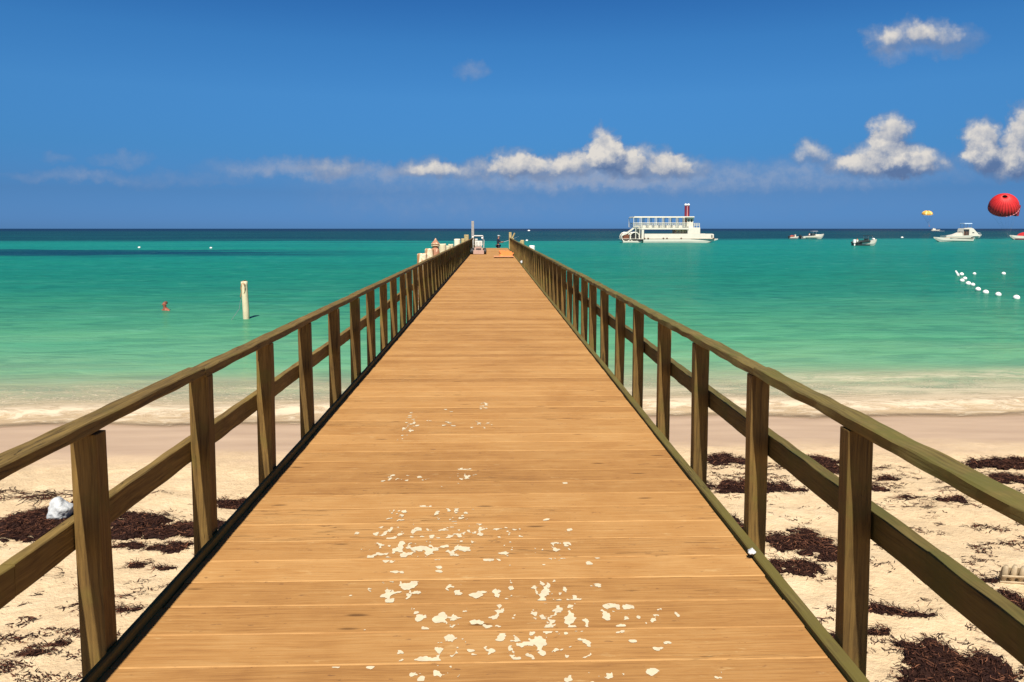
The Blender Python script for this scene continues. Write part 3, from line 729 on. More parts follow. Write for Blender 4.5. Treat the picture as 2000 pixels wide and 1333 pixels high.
def piling(px, ytop, X, dia, m, label, cat='piling', tilt=0, group='pilings standing along the pier'):
    # lateral position fixed, distance follows from it
    r = ray(px, ytop); tt = X / r.x; y = r.y * tt; top = EYE + r.z * tt
    bm = bmesh.new(); r_ = dia / 2
    tube(bm, [(0, 0, -1.6), (0, 0, top - .03), (0, 0, top)], [r_ * 1.03, r_, r_ * .88], 20)
    for v in bm.verts: v.co += Vector((noise.noise(v.co * 2 + Vector((px, 0, 0))), noise.noise(v.co * 2 + Vector((0, px, 0))), 0)) * .012 + (Vector((0, 0, .02 * noise.noise(v.co * 9 + Vector((px, 0, 0))))) if v.co.z > top - .1 else Vector())
    o = obj('piling', bm, m, None, (X, y, 0), smooth=False); o.rotation_euler = (0, tilt, 0)
    return tag(o, label, cat, group)
XL = -1.86
M_bright = mat('fresh_cream_paint', (.74, .69, .52), .6, var=.04)
piling(825, 495.5, XL, .27, M_peel, 'patchy orange and cream piling, nearest of the row behind the left railing')
piling(838.5, 486, XL, .26, M_peel, 'cream piling with peeling rusty side, directly left of the pointed rusty one')
piling(864.5, 477, XL, .27, M_pilew, 'white topped piling directly right of the pointed rusty one')
piling(874.5, 480.5, XL, .24, M_pilew, 'low pale yellow piling between two white ones behind the left railing')
piling(880.5, 477.5, XL, .24, M_pilew, 'short cream piling just left of the brightest white piling')
piling(893, 467, XL, .34, M_bright, 'brightest white and broadest piling behind the far left railing')
piling(904.5, 466.5, XL, .26, M_olive, 'olive weathered piling right of the brightest white piling')
piling(911, 459, XL, .34, M_olive, 'taller olive piling beside the tall mast at the end of the left railing')
piling(1039, 480, 1.76, .26, M_white, 'white piling top showing over the far right railing')
piling(1020, 469.5, 1.76, .24, M_olive, 'pale olive piling near the end of the right railing')
# pointed, rope bound piling
r = ray(850.5, 466); tt = XL / r.x; y = r.y * tt; top = EYE + r.z * tt
t = thing('piling', 'rusty brown piling with a pale edged pointed cap', 'piling', (XL, y, 0), 0, 'pilings standing along the pier')
bm = bmesh.new(); tube(bm, [(0, 0, -1.6), (0, 0, top - .55), (0, 0, top - .40), (0, 0, top - .30)], [.15, .15, .125, .10], 16); obj('post', bm, M_rust, t, smooth=True)
bm = bmesh.new(); tube(bm, [(0, 0, top - .32), (0, 0, top - .25), (0, 0, top - .17), (0, 0, top - .06), (0, 0, top)], [.085, .125, .135, .05, .012], 14)
for v in bm.verts: v.co += Vector([noise.noise(v.co * 14 + Vector((k * 9, 0, 0))) for k in range(3)]) * .02
obj('cap', bm, M_rust, t)
bm = bmesh.new()
for k in range(2): tube(bm, [(math.cos(a) * .132, math.sin(a) * .132, top - .18 + k * -.06 + .01 * math.sin(3 * a)) for a in [2 * math.pi * i / 20 for i in range(21)]], .013, 6)
obj('rope', bm, M_pilew, t)
# lone white piling in the sea
c = at(480, 624, 0)
t = thing('piling', 'white piling standing alone in the shallow sea left of the pier', 'piling', c, 0)
bm = bmesh.new(); tube(bm, [(.03, 0, -1.2), (.02, 0, .3), (-.015, 0, 1.30), (-.02, 0, 1.43), (-.03, 0, 1.46)], [.122, .12, .118, .116, .085], 20)
for v in bm.verts: v.co.x += .008 * noise.noise(v.co * 3)
obj('post', bm, M_pilew, t, smooth=True)
bm = bmesh.new(); tube(bm, [(-.03, -.12, 1.40), (.03, -.125, 1.32), (.05, -.128, 1.2), (.03, -.126, 1.05), (.0, -.125, .98)], [.02, .03, .018, .012, .006], 8)
tube(bm, [(-.06, -.11, 1.38), (-.11, -.09, 1.2), (-.10, -.09, 1.05), (-.15, -.06, .88), (-.14, -.06, .78)], [.02, .024, .014, .02, .01], 8)
obj('frayed_rope', bm, patchy('old_rope', (.5, .36, .2), (.3, .16, .08), 10, .4, .6), t, smooth=True)
bm = bmesh.new(); tube(bm, [(-.14, -.05, .8), (-.2, -.1, .4), (-.45, -.3, -.02)], .008, 5); obj('mooring_line', bm, M_grey, t)

# tall masts where the railings end
def mast(px, ytop, Y, w, base, label, m2=None):
    c = atY(px, ytop, Y); bm = bmesh.new()
    box(bm, -w / 2, w / 2, -w / 2, w / 2, base - c.z, 0, .01)
    o = obj('timber_post', bm, M_olive, None, c); return tag(o, label, 'post', 'tall timber posts where the railings end')
mast(923.3, 432.5, 60.2, .19, DECK + .005, 'tallest weathered timber post, rising above the horizon at the end of the left railing')
mast(926.8, 467, 60.6, .12, DECK + .005, 'thin timber post right of the tallest post, behind the loader')
mast(996.5, 454, 59.7, .20, DECK + .005, 'thick grey timber post standing at the end of the right railing')
mast(1017.3, 472.0, 43.4, .13, DECK + .02, 'pale square post set against the far right railing')
c0, c1 = atY(1000.5, 466, 59.5), atY(1005.5, 455.5, 59.5)
bm = bmesh.new(); tube(bm, [Vector((0, 0, 0)), c1 - c0], .06, 8); box(bm, -.12, .12, -.04, .04, -.5, .02, .006)
tag(obj('forked_branch', bm, M_olive, None, c0), 'slanting timber stub leaning out beyond the right railing end', 'branch')

# orange sheet and board lying on the deck
M_orange = mat('orange_tarp', (.85, .25, .05), .6, var=.12, vscale=4)
bm = bmesh.new(); nx, ny = 24, 30
def tz(x, y): return DECK + .05 + .10 * abs(noise.fractal(Vector((x * 2.4, y * 1.3, 4)), .8, 2, 4)) + .05 * math.exp(-((y - 47) / 2.5) ** 2)
V = {}
for j in range(ny + 1):
    for i in range(nx + 1):
        u, w = i / nx, j / ny; y = 43.2 + 10 * w; x = .45 + .16 * noise.noise(Vector((0, w * 5, 2))) + (.82) * u + .02 * w
        V[i, j] = bm.verts.new((x, y, tz(x, y) - .045 * (1 if i in (0, nx) or j in (0, ny) else 0)))
for j in range(ny):
    for i in range(nx): bm.faces.new((V[i, j], V[i + 1, j], V[i + 1, j + 1], V[i, j + 1]))
o = obj('tarpaulin', bm, M_orange, None, smooth=True); so = o.modifiers.new('s', 'SOLIDIFY'); so.thickness = .01
tag(o, 'crumpled bright orange tarpaulin on the deck by the far right railing', 'tarpaulin')
bm = bmesh.new(); y0 = at(990, 504.5, DECK).y
box(bm, .07, 1.20, y0, y0 + 1.25, DECK + .055, DECK + .085, .004); ob = bm
board = thing('board', 'pinkish plywood board raised on battens in front of the orange tarpaulin', 'board', (0, 0, 0))
obj('sheet', bm, mat('plywood', (.60, .27, .12), .7, var=.15, vscale=3), board)
for x in (.14, .62, 1.1):
    bm = bmesh.new(); box(bm, x, x + .05, y0 + .1, y0 + 1.2, DECK + .004, DECK + .0545); obj('batten', bm, M_kerb, board)

# small wheeled loader parked at the left
yl = at(935, 497.5, DECK).y; xl = atY(934.8, 497, yl).x
t = thing('compact_loader', 'small pinkish white wheeled loader with a tubular cage parked by the left railing', 'loader', (xl, yl, DECK), R(2))
M_pink = mat('faded_pink_paint', (.46, .31, .25), .5, var=.12, vscale=6)
def part(nm, m, f, par=None, smooth=False):
    bm = bmesh.new(); f(bm); return obj(nm, bm, m, par or t, smooth=smooth)
part('chassis', M_pink, lambda bm: (box(bm, -.28, .28, .10, 1.35, .12, .42, .03), box(bm, -.22, .22, .12, .5, .42, .50, .03)))
part('blade', M_pink, lambda bm: (box(bm, -.34, .34, -.04, .03, .02, .27, .012), box(bm, -.34, .34, .03, .12, .02, .06, .01)))
part('grille', M_black, lambda bm: [box(bm, -.16, .16, .085, .098, .30 + k * .04, .315 + k * .04) for k in range(3)])
for sx in (-1, 1):
    for y in (.22, 1.05):
        wh = part('wheel', M_black, lambda bm: (tube(bm, [(sx * .31, y, .19), (sx * .33, y, .19), (sx * .48, y, .19), (sx * .50, y, .19)], [.15, .19, .19, .15], 20)), smooth=False)
        part('rim', M_grey, lambda bm: tube(bm, [(sx * .495, y, .19), (sx * .512, y, .19)], [.09, .07], 12), wh)
M_cage = mat('dull_white_tube', (.50, .50, .46), .5, var=.1)
part('cage', M_cage, lambda bm: ([tube(bm, p_, .022, 8) for s in (-1, 1) for p_ in ([(s * .34, .30, .40), (s * .36, .30, .86), (s * .29, .32, 1.18), (s * .29, 1.0, 1.20), (s * .34, 1.1, .40)],)],
     tube(bm, [(-.29, .32, 1.18), (.29, .32, 1.18)], .028, 8), tube(bm, [(-.29, 1.0, 1.20), (.29, 1.0, 1.20)], .022, 8), tube(bm, [(-.34, 1.08, .62), (.34, 1.08, .62)], .02, 8)))
st_ = part('seat', mat('seat_cover', (.58, .56, .50), .6), lambda bm: (box(bm, -.22, .24, .45, .85, .52, .62, .04), box(bm, -.24, .26, .82, .92, .60, .86, .04)))
part('headrest', M_cage, lambda bm: box(bm, -.22, -.04, .84, .92, .88, 1.0, .03), st_)
part('work_light', M_white, lambda bm: ball(bm, (-.36, .30, 1.10), .055, (1, .7, 1.1), 2))
part('mirror', M_white, lambda bm: ball(bm, (.24, .30, 1.05), .06, (1, .4, 1.2), 2))
part('control_lever', M_black, lambda bm: [tube(bm, [(x, .4, .48), (x, .36, .80)], .012, 6) for x in (-.1, .1)])

# ------------------------------------------------------------------ people
def skin_body(joints, edges, m, parent, name='body', sub=2):
    names = list(joints); me = bpy.data.meshes.new(name)
    me.from_pydata([joints[k][0] for k in names], [(names.index(a), names.index(b)) for a, b in edges], [])
    o = bpy.data.objects.new(name, me); COL.objects.link(o)
    o.modifiers.new('skin', 'SKIN'); ss = o.modifiers.new('sub', 'SUBSURF'); ss.levels = ss.render_levels = sub
    for i, k in enumerate(names):
        v = me.skin_vertices[0].data[i]; r = joints[k][1]; v.radius = r if isinstance(r, tuple) else (r, r); v.use_root = (i == 0)
    dg = bpy.context.evaluated_depsgraph_get(); ne = bpy.data.meshes.new_from_object(o.evaluated_get(dg)); ne.name = name
    bpy.data.objects.remove(o)
    n = obj(name, ne, m, parent, smooth=True); return n
M_navy = mat('dark_navy_cloth', (.025, .025, .045), .8, var=.2)
M_hair = mat('dark_hair', (.02, .014, .01), .7, var=.3)
c = atY(973, 460.5, 64.6)
t = thing('person', 'person in dark clothes and cap holding a fishing rod at the end of the pier', 'person', (c.x, c.y, 1.072), R(-70))
J = {'pelvis': ((0, 0, .93), (.15, .11)), 'waist': ((0, -.01, 1.08), (.125, .095)), 'chest': ((0, .01, 1.30), (.155, .105)), 'neck0': ((0, .02, 1.44), .07), 'neck': ((0, .03, 1.50), .052),
     'jaw': ((0, .055, 1.56), .062), 'head': ((0, .045, 1.635), (.078, .095)), 'top': ((0, .035, 1.70), .055),
     'shL': ((-.17, .01, 1.40), .058), 'elL': ((-.22, .12, 1.14), .042), 'wrL': ((-.10, .36, 1.12), .030), 'haL': ((-.05, .43, 1.13), (.036, .022)),
     'shR': ((.17, .01, 1.40), .058), 'elR': ((.22, .14, 1.16), .042), 'wrR': ((.08, .38, 1.18), .030), 'haR': ((.03, .46, 1.20), (.036, .022)),
     'hipL': ((-.09, 0, .86), .09), 'knL': ((-.11, .03, .48), .060), 'anL': ((-.12, -.02, .09), .040), 'toL': ((-.13, .13, .03), .032),
     'hipR': ((.09, 0, .86), .09), 'knR': ((.12, .06, .48), .060), 'anR': ((.14, .03, .09), .040), 'toR': ((.15, .18, .03), .032)}
E_ = [('pelvis', 'waist'), ('waist', 'chest'), ('chest', 'neck0'), ('neck0', 'neck'), ('neck', 'jaw'), ('jaw', 'head'), ('head', 'top'), ('chest', 'shL'), ('shL', 'elL'), ('elL', 'wrL'), ('wrL', 'haL'),
      ('chest', 'shR'), ('shR', 'elR'), ('elR', 'wrR'), ('wrR', 'haR'), ('pelvis', 'hipL'), ('hipL', 'knL'), ('knL', 'anL'), ('anL', 'toL'), ('pelvis', 'hipR'), ('hipR', 'knR'), ('knR', 'anR'), ('anR', 'toR')]
for s, h_ in ((-1, 'haL'), (1, 'haR')):
    b0 = Vector(J[h_][0])
    for i, L_ in enumerate((.05, .058, .054, .042)):
        k = f'{h_}f{i}'; k2 = k + 'b'
        J[k] = (tuple(b0 + Vector((s * -.01, .03, .025 - .016 * i))), .0095); J[k2] = (tuple(b0 + Vector((s * -.045, .04 + L_ * .3, .025 - .016 * i - .008))), .008)
        E_ += [(h_, k), (k, k2)]
    J[h_ + 't'] = (tuple(b0 + Vector((s * -.035, -.01, .02))), .010); E_ += [(h_, h_ + 't')]
skin_body(J, E_, M_skin, t)
def sub_j(keys, k, dz=0): return {a: (tuple(Vector(J[a][0])), tuple(x * k for x in J[a][1]) if isinstance(J[a][1], tuple) else J[a][1] * k) for a in keys}
jj = sub_j(['pelvis', 'waist', 'chest', 'neck0', 'shL', 'elL', 'shR', 'elR'], 1.22); skin_body(jj, [e for e in E_ if e[0] in jj and e[1] in jj], M_navy, t, 'shirt')
jj = sub_j(['pelvis', 'hipL', 'knL', 'hipR', 'knR'], 1.28); skin_body(jj, [e for e in E_ if e[0] in jj and e[1] in jj], M_navy, t, 'shorts')
part('cap', M_plastic, lambda bm: (ball(bm, (0, .04, 1.70), .105, (.95, 1.08, .6), 3), box(bm, -.07, .07, .12, .235, 1.685, 1.70, .005)), t, True)
part('nose', M_skin, lambda bm: ball(bm, (0, .145, 1.615), .016, (.8, 1, 1.2), 2), t, True)
a, b_ = t.matrix_basis @ Vector((0, .40, 1.12)), t.matrix_basis @ Vector((.02, 1.9, 1.62))
bm = bmesh.new(); tube(bm, [Vector((0, 0, 0)), (b_ - a) * .35, b_ - a], [.014, .010, .004], 6)
rod = obj('fishing_rod', bm, M_grey, None, a); tag(rod, 'thin fishing rod held out to the right by the person in the cap', 'fishing rod')

c = at(324, 607, 0)
t = thing('person', 'sunburnt swimmer with only head and shoulder above the water', 'person', (c.x, c.y, .10), R(150))
J = {'chest': ((0, 0, -.28), (.17, .11)), 'upper': ((0, .01, -.12), (.15, .10)), 'neck': ((0, .03, .02), .058), 'jaw': ((0, .06, .10), .066), 'head': ((0, .05, .19), (.082, .10)), 'top': ((0, .04, .25), .06),
     'shL': ((-.19, .0, -.08), .065), 'elL': ((-.32, .1, -.30), .045), 'shR': ((.18, .0, -.10), .062), 'elR': ((.30, .12, -.33), .045)}
skin_body(J, [('chest', 'upper'), ('upper', 'neck'), ('neck', 'jaw'), ('jaw', 'head'), ('head', 'top'), ('upper', 'shL'), ('shL', 'elL'), ('upper', 'shR'), ('shR', 'elR')], mat('sunburnt_skin', (.30, .09, .055), .5, var=.15, vscale=12), t)
part('nose', M_skin, lambda bm: ball(bm, (0, .155, .165), .017, (.8, 1, 1.2), 2), t, True)
part('hair', mat('brown_hair', (.12, .05, .03), .7), lambda bm: ball(bm, (0, .0, .225), .088, (.95, 1.0, .75), 3, .01), t, True)
for s in (-1, 1): part('ear', M_skin, lambda bm: ball(bm, (s * .088, .045, .165), .026, (.4, .8, 1.2), 2), t, True)

# ------------------------------------------------------------------ buoys
BU = [(1878, 539, .30, 'second buoy from the far end of the line, touching the upright one'), (1884.5, 547, .26, 'small buoy right above the pair of touching buoys'), (1879, 551.5, .28, 'left buoy of the touching pair in the line'),
      (1891, 557.5, .30, 'buoy in the middle of the line just below the touching pair'), (1900, 559.5, .24, 'smaller buoy to the right of the middle one in the line'), (1910, 569, .28, 'fourth buoy from the near end of the line'),
      (1925, 575, .29, 'third buoy from the near end of the line'), (1949.5, 579.5, .28, 'second buoy from the near end of the line'), (1985, 586, .30, 'buoy nearest the beach at the near end of the line'),
      (1903, 537.5, .24, 'lone small buoy right of the far end of the line'), (1960, 537.5, .28, 'lone buoy floating farthest right behind the line')]
for k, (px, py, d_, lb) in enumerate(BU):
    c = at(px, py, 0); r_ = d_ / 2
    t = thing('buoy', 'white round ' + lb, 'buoy', (c.x, c.y, .03), R(k * 40), 'white buoys floating on the right')
    part('float', M_white, lambda bm: (ball(bm, (0, 0, r_ * .45), r_, (1, 1, .92), 3)), t, True)
    part('eyelet', M_grey, lambda bm: tube(bm, [(math.cos(a) * .03, 0, r_ * 1.40 + math.sin(a) * .03) for a in [i * math.pi / 5 for i in range(11)]], .006, 5), t)
c = at(1872, 540, 0)
t = thing('buoy', 'white slim upright buoy leaning at the far end of the line', 'buoy', (c.x, c.y, 0), 0, 'white buoys floating on the right')
part('float', M_white, lambda bm: tube(bm, [(0, 0, -.1), (-.03, 0, .06), (-.12, 0, .20), (-.21, 0, .36), (-.235, 0, .40)], [.09, .10, .085, .06, .03], 14), t, True)
part('collar', M_grey, lambda bm: tube(bm, [(-.02, 0, .045), (-.035, 0, .07)], .104, 14), t)
pts = [at(px, py, 0) for px, py, _, _ in BU[:9]]; pts.sort(key=lambda v: -v.y)
bm = bmesh.new(); tube(bm, [Vector((p_.x, p_.y, .0)) - pts[0] for p_ in pts], .012, 5)
tag(obj('buoy_rope', bm, M_grey, None, pts[0]), 'thin rope stringing the white buoys together', 'rope')
for px, py, lb in ((272, 485, 'tiny white buoy far off on the left, left of its neighbour'), (412, 486, 'tiny white buoy far off on the left, nearer the pier'), (1029, 471, 'tiny white buoy just right of the far end of the pier'), (1762, 465, 'tiny white buoy between the small boats on the right'), (1033, 451.5, 'tiny white buoy near the horizon above the right railing end')):
    c = at(px, py, 0); sc_ = c.y / 120
    t = thing('mooring_buoy', lb, 'buoy', (c.x, c.y, 0), 0, 'far mooring buoys')
    part('float', M_white, lambda bm: ball(bm, (0, 0, .1), .17 * sc_, (1.3, 1, .9), 2), t, True)
    part('eyelet', M_grey, lambda bm: tube(bm, [(0, 0, .1), (0, 0, .1 + .22 * sc_)], .02, 5), t)

# ------------------------------------------------------------------ boats
M_hull = mat('white_gelcoat', (.66, .62, .52), .35, var=.05, vscale=1)
M_glass = mat('dark_glass', (.02, .03, .035), .15)
M_dark = mat('dark_hull', (.02, .03, .03), .5)
def hull(bm, L, Bm, H, rake=.12, sheer=.25, flat=.0, n=14, z0=-.25, x0=0.0, yc=0.0):
    # bow at +x; closed hull with deck
    secs = []
    for i in range(n + 1):
        t_ = i / n; x = x0 + L * t_
        w = Bm / 2 * (min(1, (1 - t_) ** .5 * 1.45) if t_ > .5 else 1) * (1 - .1 * (1 - t_) ** 3); w = max(w, .03)
        top = H * (1 + sheer * t_ ** 2.2); keel = z0 + (top - z0) * (max(0, (t_ - .72) / .28) ** 2.0) * .82
        secs.append([(x - rake * L * 0, yc - w, top), (x, yc - w * .93, (top + keel) * .55), (x, yc - w * .6, keel + .06), (x, yc, keel), (x, yc + w * .6, keel + .06), (x, yc + w * .93, (top + keel) * .55), (x, yc + w, top)])
    loft(bm, secs)
def boat(name, px, py, heading, label, cat='boat', group=None):
    c = at(px, py, 0); global t
    t = thing(name, label, cat, (c.x, c.y, 0), heading, group); return c

# big party boat ---------------------------------------------------------
c = boat('party_boat', 1211, 475, 0, 'big white two deck party boat with a slide and two dark red smokestacks')
K = c.y / F_PX * 1.0
fx = lambda px: (px - 1211) * K
fz = lambda py: (475 - py) * K
for yc in (0, 5.2): part('pontoon', M_hull, lambda bm: hull(bm, fx(1404) - fx(1256), 1.5, fz(467.5), .1, .12, x0=fx(1256), yc=yc))
part('bulwark', M_hull, lambda bm: (box(bm, fx(1258), fx(1392), -.5, -.35, fz(466.6), fz(457), .03), box(bm, fx(1258), fx(1392), 5.6, 5.75, fz(466.6), fz(457), .03), box(bm, fx(1388), fx(1395), -.5, 5.75, fz(466.6), fz(457.6), .2)))
part('main_deck', M_hull, lambda bm: box(bm, fx(1216), fx(1396), -.6, 5.8, fz(467.4), fz(466.62)))
part('rubbing_strake', mat('brown_strake', (.12, .07, .04), .6), lambda bm: (box(bm, fx(1257), fx(1396), -.66, -.61, fz(467.5), fz(466.6)), [ball(bm, (fx(p), -.68, fz(466.3)), .22, (1, .6, 1), 2) for p in (1258, 1265, 1295, 1302, 1330, 1394)]))
part('upper_deck', M_hull, lambda bm: box(bm, fx(1250), fx(1345), -.5, 5.7, fz(448.8), fz(445.4), .05))
cab = part('cabin', M_hull, lambda bm: box(bm, fx(1344.5), fx(1368), -.3, 5.5, fz(457.2), fz(445), .08))
part('door', M_glass, lambda bm: box(bm, fx(1367.9), fx(1368.4), 2.2, 3.1, fz(456.9), fz(447)), cab)
part('bar_counter', mat('beige_panel', (.62, .47, .30), .6, var=.2, vscale=1), lambda bm: [box(bm, fx(1323 + k * 5.4), fx(1327.6 + k * 5.4), .6, 4.8, fz(457), fz(448.9), .03) for k in range(4)])
for p_ in (1252.5, 1343): part('column', M_hull, lambda bm: box(bm, fx(p_), fx(p_ + (4.6 if p_ < 1300 else 1.3)), -.45, .35, fz(466.5), fz(448.9), .05))
part('column', M_hull, lambda bm: box(bm, fx(1252.5), fx(1257), 4.9, 5.6, fz(466.5), fz(448.9), .05))
part('awning', M_hull, lambda bm: box(bm, fx(1237.5), fx(1356), -.5, 5.7, fz(425.6), fz(423.2), .12))
fr_ = part('awning_frame', M_hull, lambda bm: [tube(bm, [(fx(p), yc, fz(444)), (fx(p), yc, fz(425.4))], .07, 6) for yc in (-.45, 5.6) for p in (1236.6, 1249, 1252, 1264.5, 1267, 1278.5, 1281.5, 1292.5, 1295.5, 1306, 1309, 1320, 1323, 1333.5, 1336.5)] + [tube(bm, [(fx(1236.6), yc, fz(425.5)), (fx(1337), yc, fz(425.5))], .08, 6) for yc in (-.45, 5.6)] + [tube(bm, [(fx(1236.6), -.45, fz(425.5)), (fx(1236.6), 5.6, fz(425.5))], .08, 6)])
part('deck_railing', M_hull, lambda bm: ([tube(bm, [(fx(1236.5), yc, fz(z)), (fx(1345), yc, fz(z))], r_, 6) for yc in (-.48, 5.66) for z, r_ in ((436.2, .09), (438.6, .04), (440.6, .04), (442.6, .04), (444.2, .05))],
     [tube(bm, [(fx(p), yc, fz(445.3)), (fx(p), yc, fz(436.2))], .035, 5) for yc in (-.48, 5.66) for p in range(1237, 1346, 4)]))
part('seat_row', M_hull, lambda bm: [box(bm, fx(1256 + k * 12), fx(1262 + k * 12), .6, 4.6, fz(445.3), fz(441), .05) for k in range(7)])
wh_ = part('wheelhouse', M_hull, lambda bm: loft(bm, [[(fx(1343), y, fz(445)), (fx(1354.5), y, fz(445)), (fx(1354.8), y, fz(436)), (fx(1356.5), y, fz(425.6)), (fx(1343.5), y, fz(425.6))] for y in (.2, 5.0)]))
part('window', M_glass, lambda bm: [box(bm, fx(1345), fx(1347.3), .17, .19, fz(434), fz(428)), box(bm, fx(1350), fx(1353), .17, .19, fz(434), fz(428.5))], wh_)
part('bow_railing', M_hull, lambda bm: ([tube(bm, [(fx(1355), yc, fz(z)), (fx(1366.5), yc, fz(z))], .05, 5) for yc in (-.25, 5.4) for z in (436.8, 439.2, 441.4)], [tube(bm, [(fx(p), yc, fz(445)), (fx(p), yc, fz(436.8))], .06, 5) for yc in (-.25, 5.4) for p in (1356, 1361, 1366.5)], tube(bm, [(fx(1366.5), -.25, fz(436.8)), (fx(1366.5), 5.4, fz(436.8))], .06, 5)))
M_stack = mat('dark_red_paint', (.16, .012, .03), .5, var=.15)
for p_ in (1342.3, 1347.8):
    sk = part('smokestack', M_stack, lambda bm: tube(bm, [(fx(p_), 1.5, fz(436)), (fx(p_), 1.5, fz(402))], .27, 12))
    part('crown', M_white, lambda bm: (ball(bm, (fx(p_), 1.5, fz(400.3)), .34, (1, 1, .9), 2)), sk, True)
part('pink_pipe', mat('pink_pipe', (.62, .25, .22), .5), lambda bm: tube(bm, [(fx(1345.1), 1.2, fz(445)), (fx(1345.1), 1.2, fz(402.5))], .10, 6))
# stern: slide and paddle wheels
sl = part('slide', M_hull, lambda bm: None)
bm = bmesh.new(); pth = [(1247, 441), (1243, 440.5), (1238, 444), (1231, 449.5), (1224, 454.5), (1217, 457), (1213, 459.5)]
for (a0, b0_), (a1, b1) in zip(pth, pth[1:]):
    loft(bm, [[(fx(a0), y0_, fz(b0_)), (fx(a0), y1_, fz(b0_)), (fx(a0), y1_, fz(b0_ + 3)), (fx(a0), y0_, fz(b0_ + 3))] if k == 0 else [(fx(a1), y0_, fz(b1)), (fx(a1), y1_, fz(b1)), (fx(a1), y1_, fz(b1 + 3)), (fx(a1), y0_, fz(b1 + 3))] for k in (0, 1) for y0_, y1_ in ((-.4, .7),)])
bm.to_mesh(sl.data); bm.free()
part('slide_tower', M_hull, lambda bm: ([tube(bm, [(fx(p), y, fz(467)), (fx(p), y, fz(443))], .10, 6) for p in (1241, 1249) for y in (-.35, .65)], box(bm, fx(1243), fx(1252), -.5, 5, fz(447.6), fz(446.6))))
part('stern_float', M_hull, lambda bm: hull(bm, fx(1256) - fx(1216), 1.4, fz(470.8), x0=fx(1216), sheer=0))
def wheel_(cx_, cz_, r_, m, rm):
    w = part('paddle_wheel', m, lambda bm: ([box(bm, -r_ * .95, r_ * .95, -.2, 1.9, -.10, .10, 0, Matrix.Translation((cx_, 0, cz_)) @ Matrix.Rotation(a * math.pi / 5 + .2, 4, 'Y')) for a in range(5)], tube(bm, [(cx_, -.3, cz_), (cx_, 2, cz_)], r_ * .62, 12)))
    part('rim', rm, lambda bm: [tube(bm, [(cx_ + r_ * math.cos(a), y, cz_ + r_ * math.sin(a)) for a in [i * math.pi / 10 for i in range(21)]], .13, 6) for y in (-.28, 1.95)], w)
wheel_(fx(1222.5), fz(463.3), 1.08, mat('rusty_metal', (.17, .06, .03), .8, var=.4, vscale=3), M_hull)
wheel_(fx(1239.5), fz(463.5), 1.12, M_black, M_hull)
part('outboard_motor', M_black, lambda bm: (box(bm, fx(1252), fx(1256), 1.6, 2.6, fz(475), fz(466.8), .15), box(bm, fx(1246), fx(1251), -.55, .2, fz(472), fz(467.5), .1), tube(bm, [(fx(1244), -.5, fz(470)), (fx(1256), -.5, fz(468.6))], .12, 6)))

# generic small open boats ------------------------------------------------
def outboard(n=1, col=None, x=-.35, z=.35, y0=0, sc=1.0):
    for k in range(n):
        y = y0 + (k - (n - 1) / 2) * .6
        o_ = part('outboard_motor', col or M_black, lambda bm: (box(bm, x - .30 * sc, x + .22 * sc, y - .2, y + .2, z + .25 * sc, z + .95 * sc, .1), box(bm, x - .12, x + .12, y - .08, y + .08, -.5, z + .3, .03)))
def person_sit(x, y, z, m, label):
    global t
    keep = t; wp = keep.matrix_basis @ Vector((x, y, z))
    t = thing('person', label, 'person', wp, keep.rotation_euler.z + random.uniform(-.5, .5))
    J = {'pelvis': ((0, 0, .12), (.16, .13)), 'waist': ((0, 0, .30), .13), 'chest': ((0, .02, .50), (.18, .12)), 'neck': ((0, .03, .68), .055), 'jaw': ((0, .06, .76), .065), 'head': ((0, .05, .85), .09), 'top': ((0, .04, .91), .06),
         'shL': ((-.2, .02, .58), .06), 'elL': ((-.24, .14, .32), .045), 'haL': ((-.12, .34, .30), .035), 'shR': ((.2, .02, .58), .06), 'elR': ((.24, .14, .32), .045), 'haR': ((.12, .34, .30), .035),
         'hipL': ((-.1, .1, .10), .09), 'knL': ((-.13, .46, .14), .065), 'foL': ((-.13, .48, -.28), .045), 'hipR': ((.1, .1, .10), .09), 'knR': ((.13, .46, .14), .065), 'foR': ((.13, .48, -.28), .045)}
    E2 = [('pelvis', 'waist'), ('waist', 'chest'), ('chest', 'neck'), ('neck', 'jaw'), ('jaw', 'head'), ('head', 'top'), ('chest', 'shL'), ('shL', 'elL'), ('elL', 'haL'), ('chest', 'shR'), ('shR', 'elR'), ('elR', 'haR'), ('pelvis', 'hipL'), ('hipL', 'knL'), ('knL', 'foL'), ('pelvis', 'hipR'), ('hipR', 'knR'), ('knR', 'foR')]
    skin_body(J, E2, M_skin, t, sub=1)
    sj = {a: (J[a][0], tuple(x_ * 1.2 for x_ in J[a][1]) if isinstance(J[a][1], tuple) else J[a][1] * 1.2) for a in ('pelvis', 'waist', 'chest', 'shL', 'shR')}
    skin_body(sj, [e for e in E2 if e[0] in sj and e[1] in sj], m, t, 'shirt', 1)
    part('hair', M_hair, lambda bm: ball(bm, (0, .03, .89), .10, (1, 1, .75), 2), t, True)
    t = keep
# dinghy with red load
c = boat('dinghy', 1542, 466.6, R(4), 'small low boat with a reddish load, left of the white centre console boat')
K = c.y / F_PX
part('hull', M_hull, lambda bm: hull(bm, 19 * K, 1.5, 3.4 * K, sheer=.35, z0=-.2))
part('cover', patchy('red_brown_cover', (.40, .06, .04), (.20, .05, .03), 2, .4, .6), lambda bm: (ball(bm, (5 * K, 0, 4.3 * K), 4.2 * K, (1.1, .8, .55), 3, .15, 3)))
part('locker', M_hull, lambda bm: box(bm, 10 * K, 12 * K, -.4, .4, .3, 8 * K, .06)); outboard(1, M_black, -.25, .15, 0, .8)
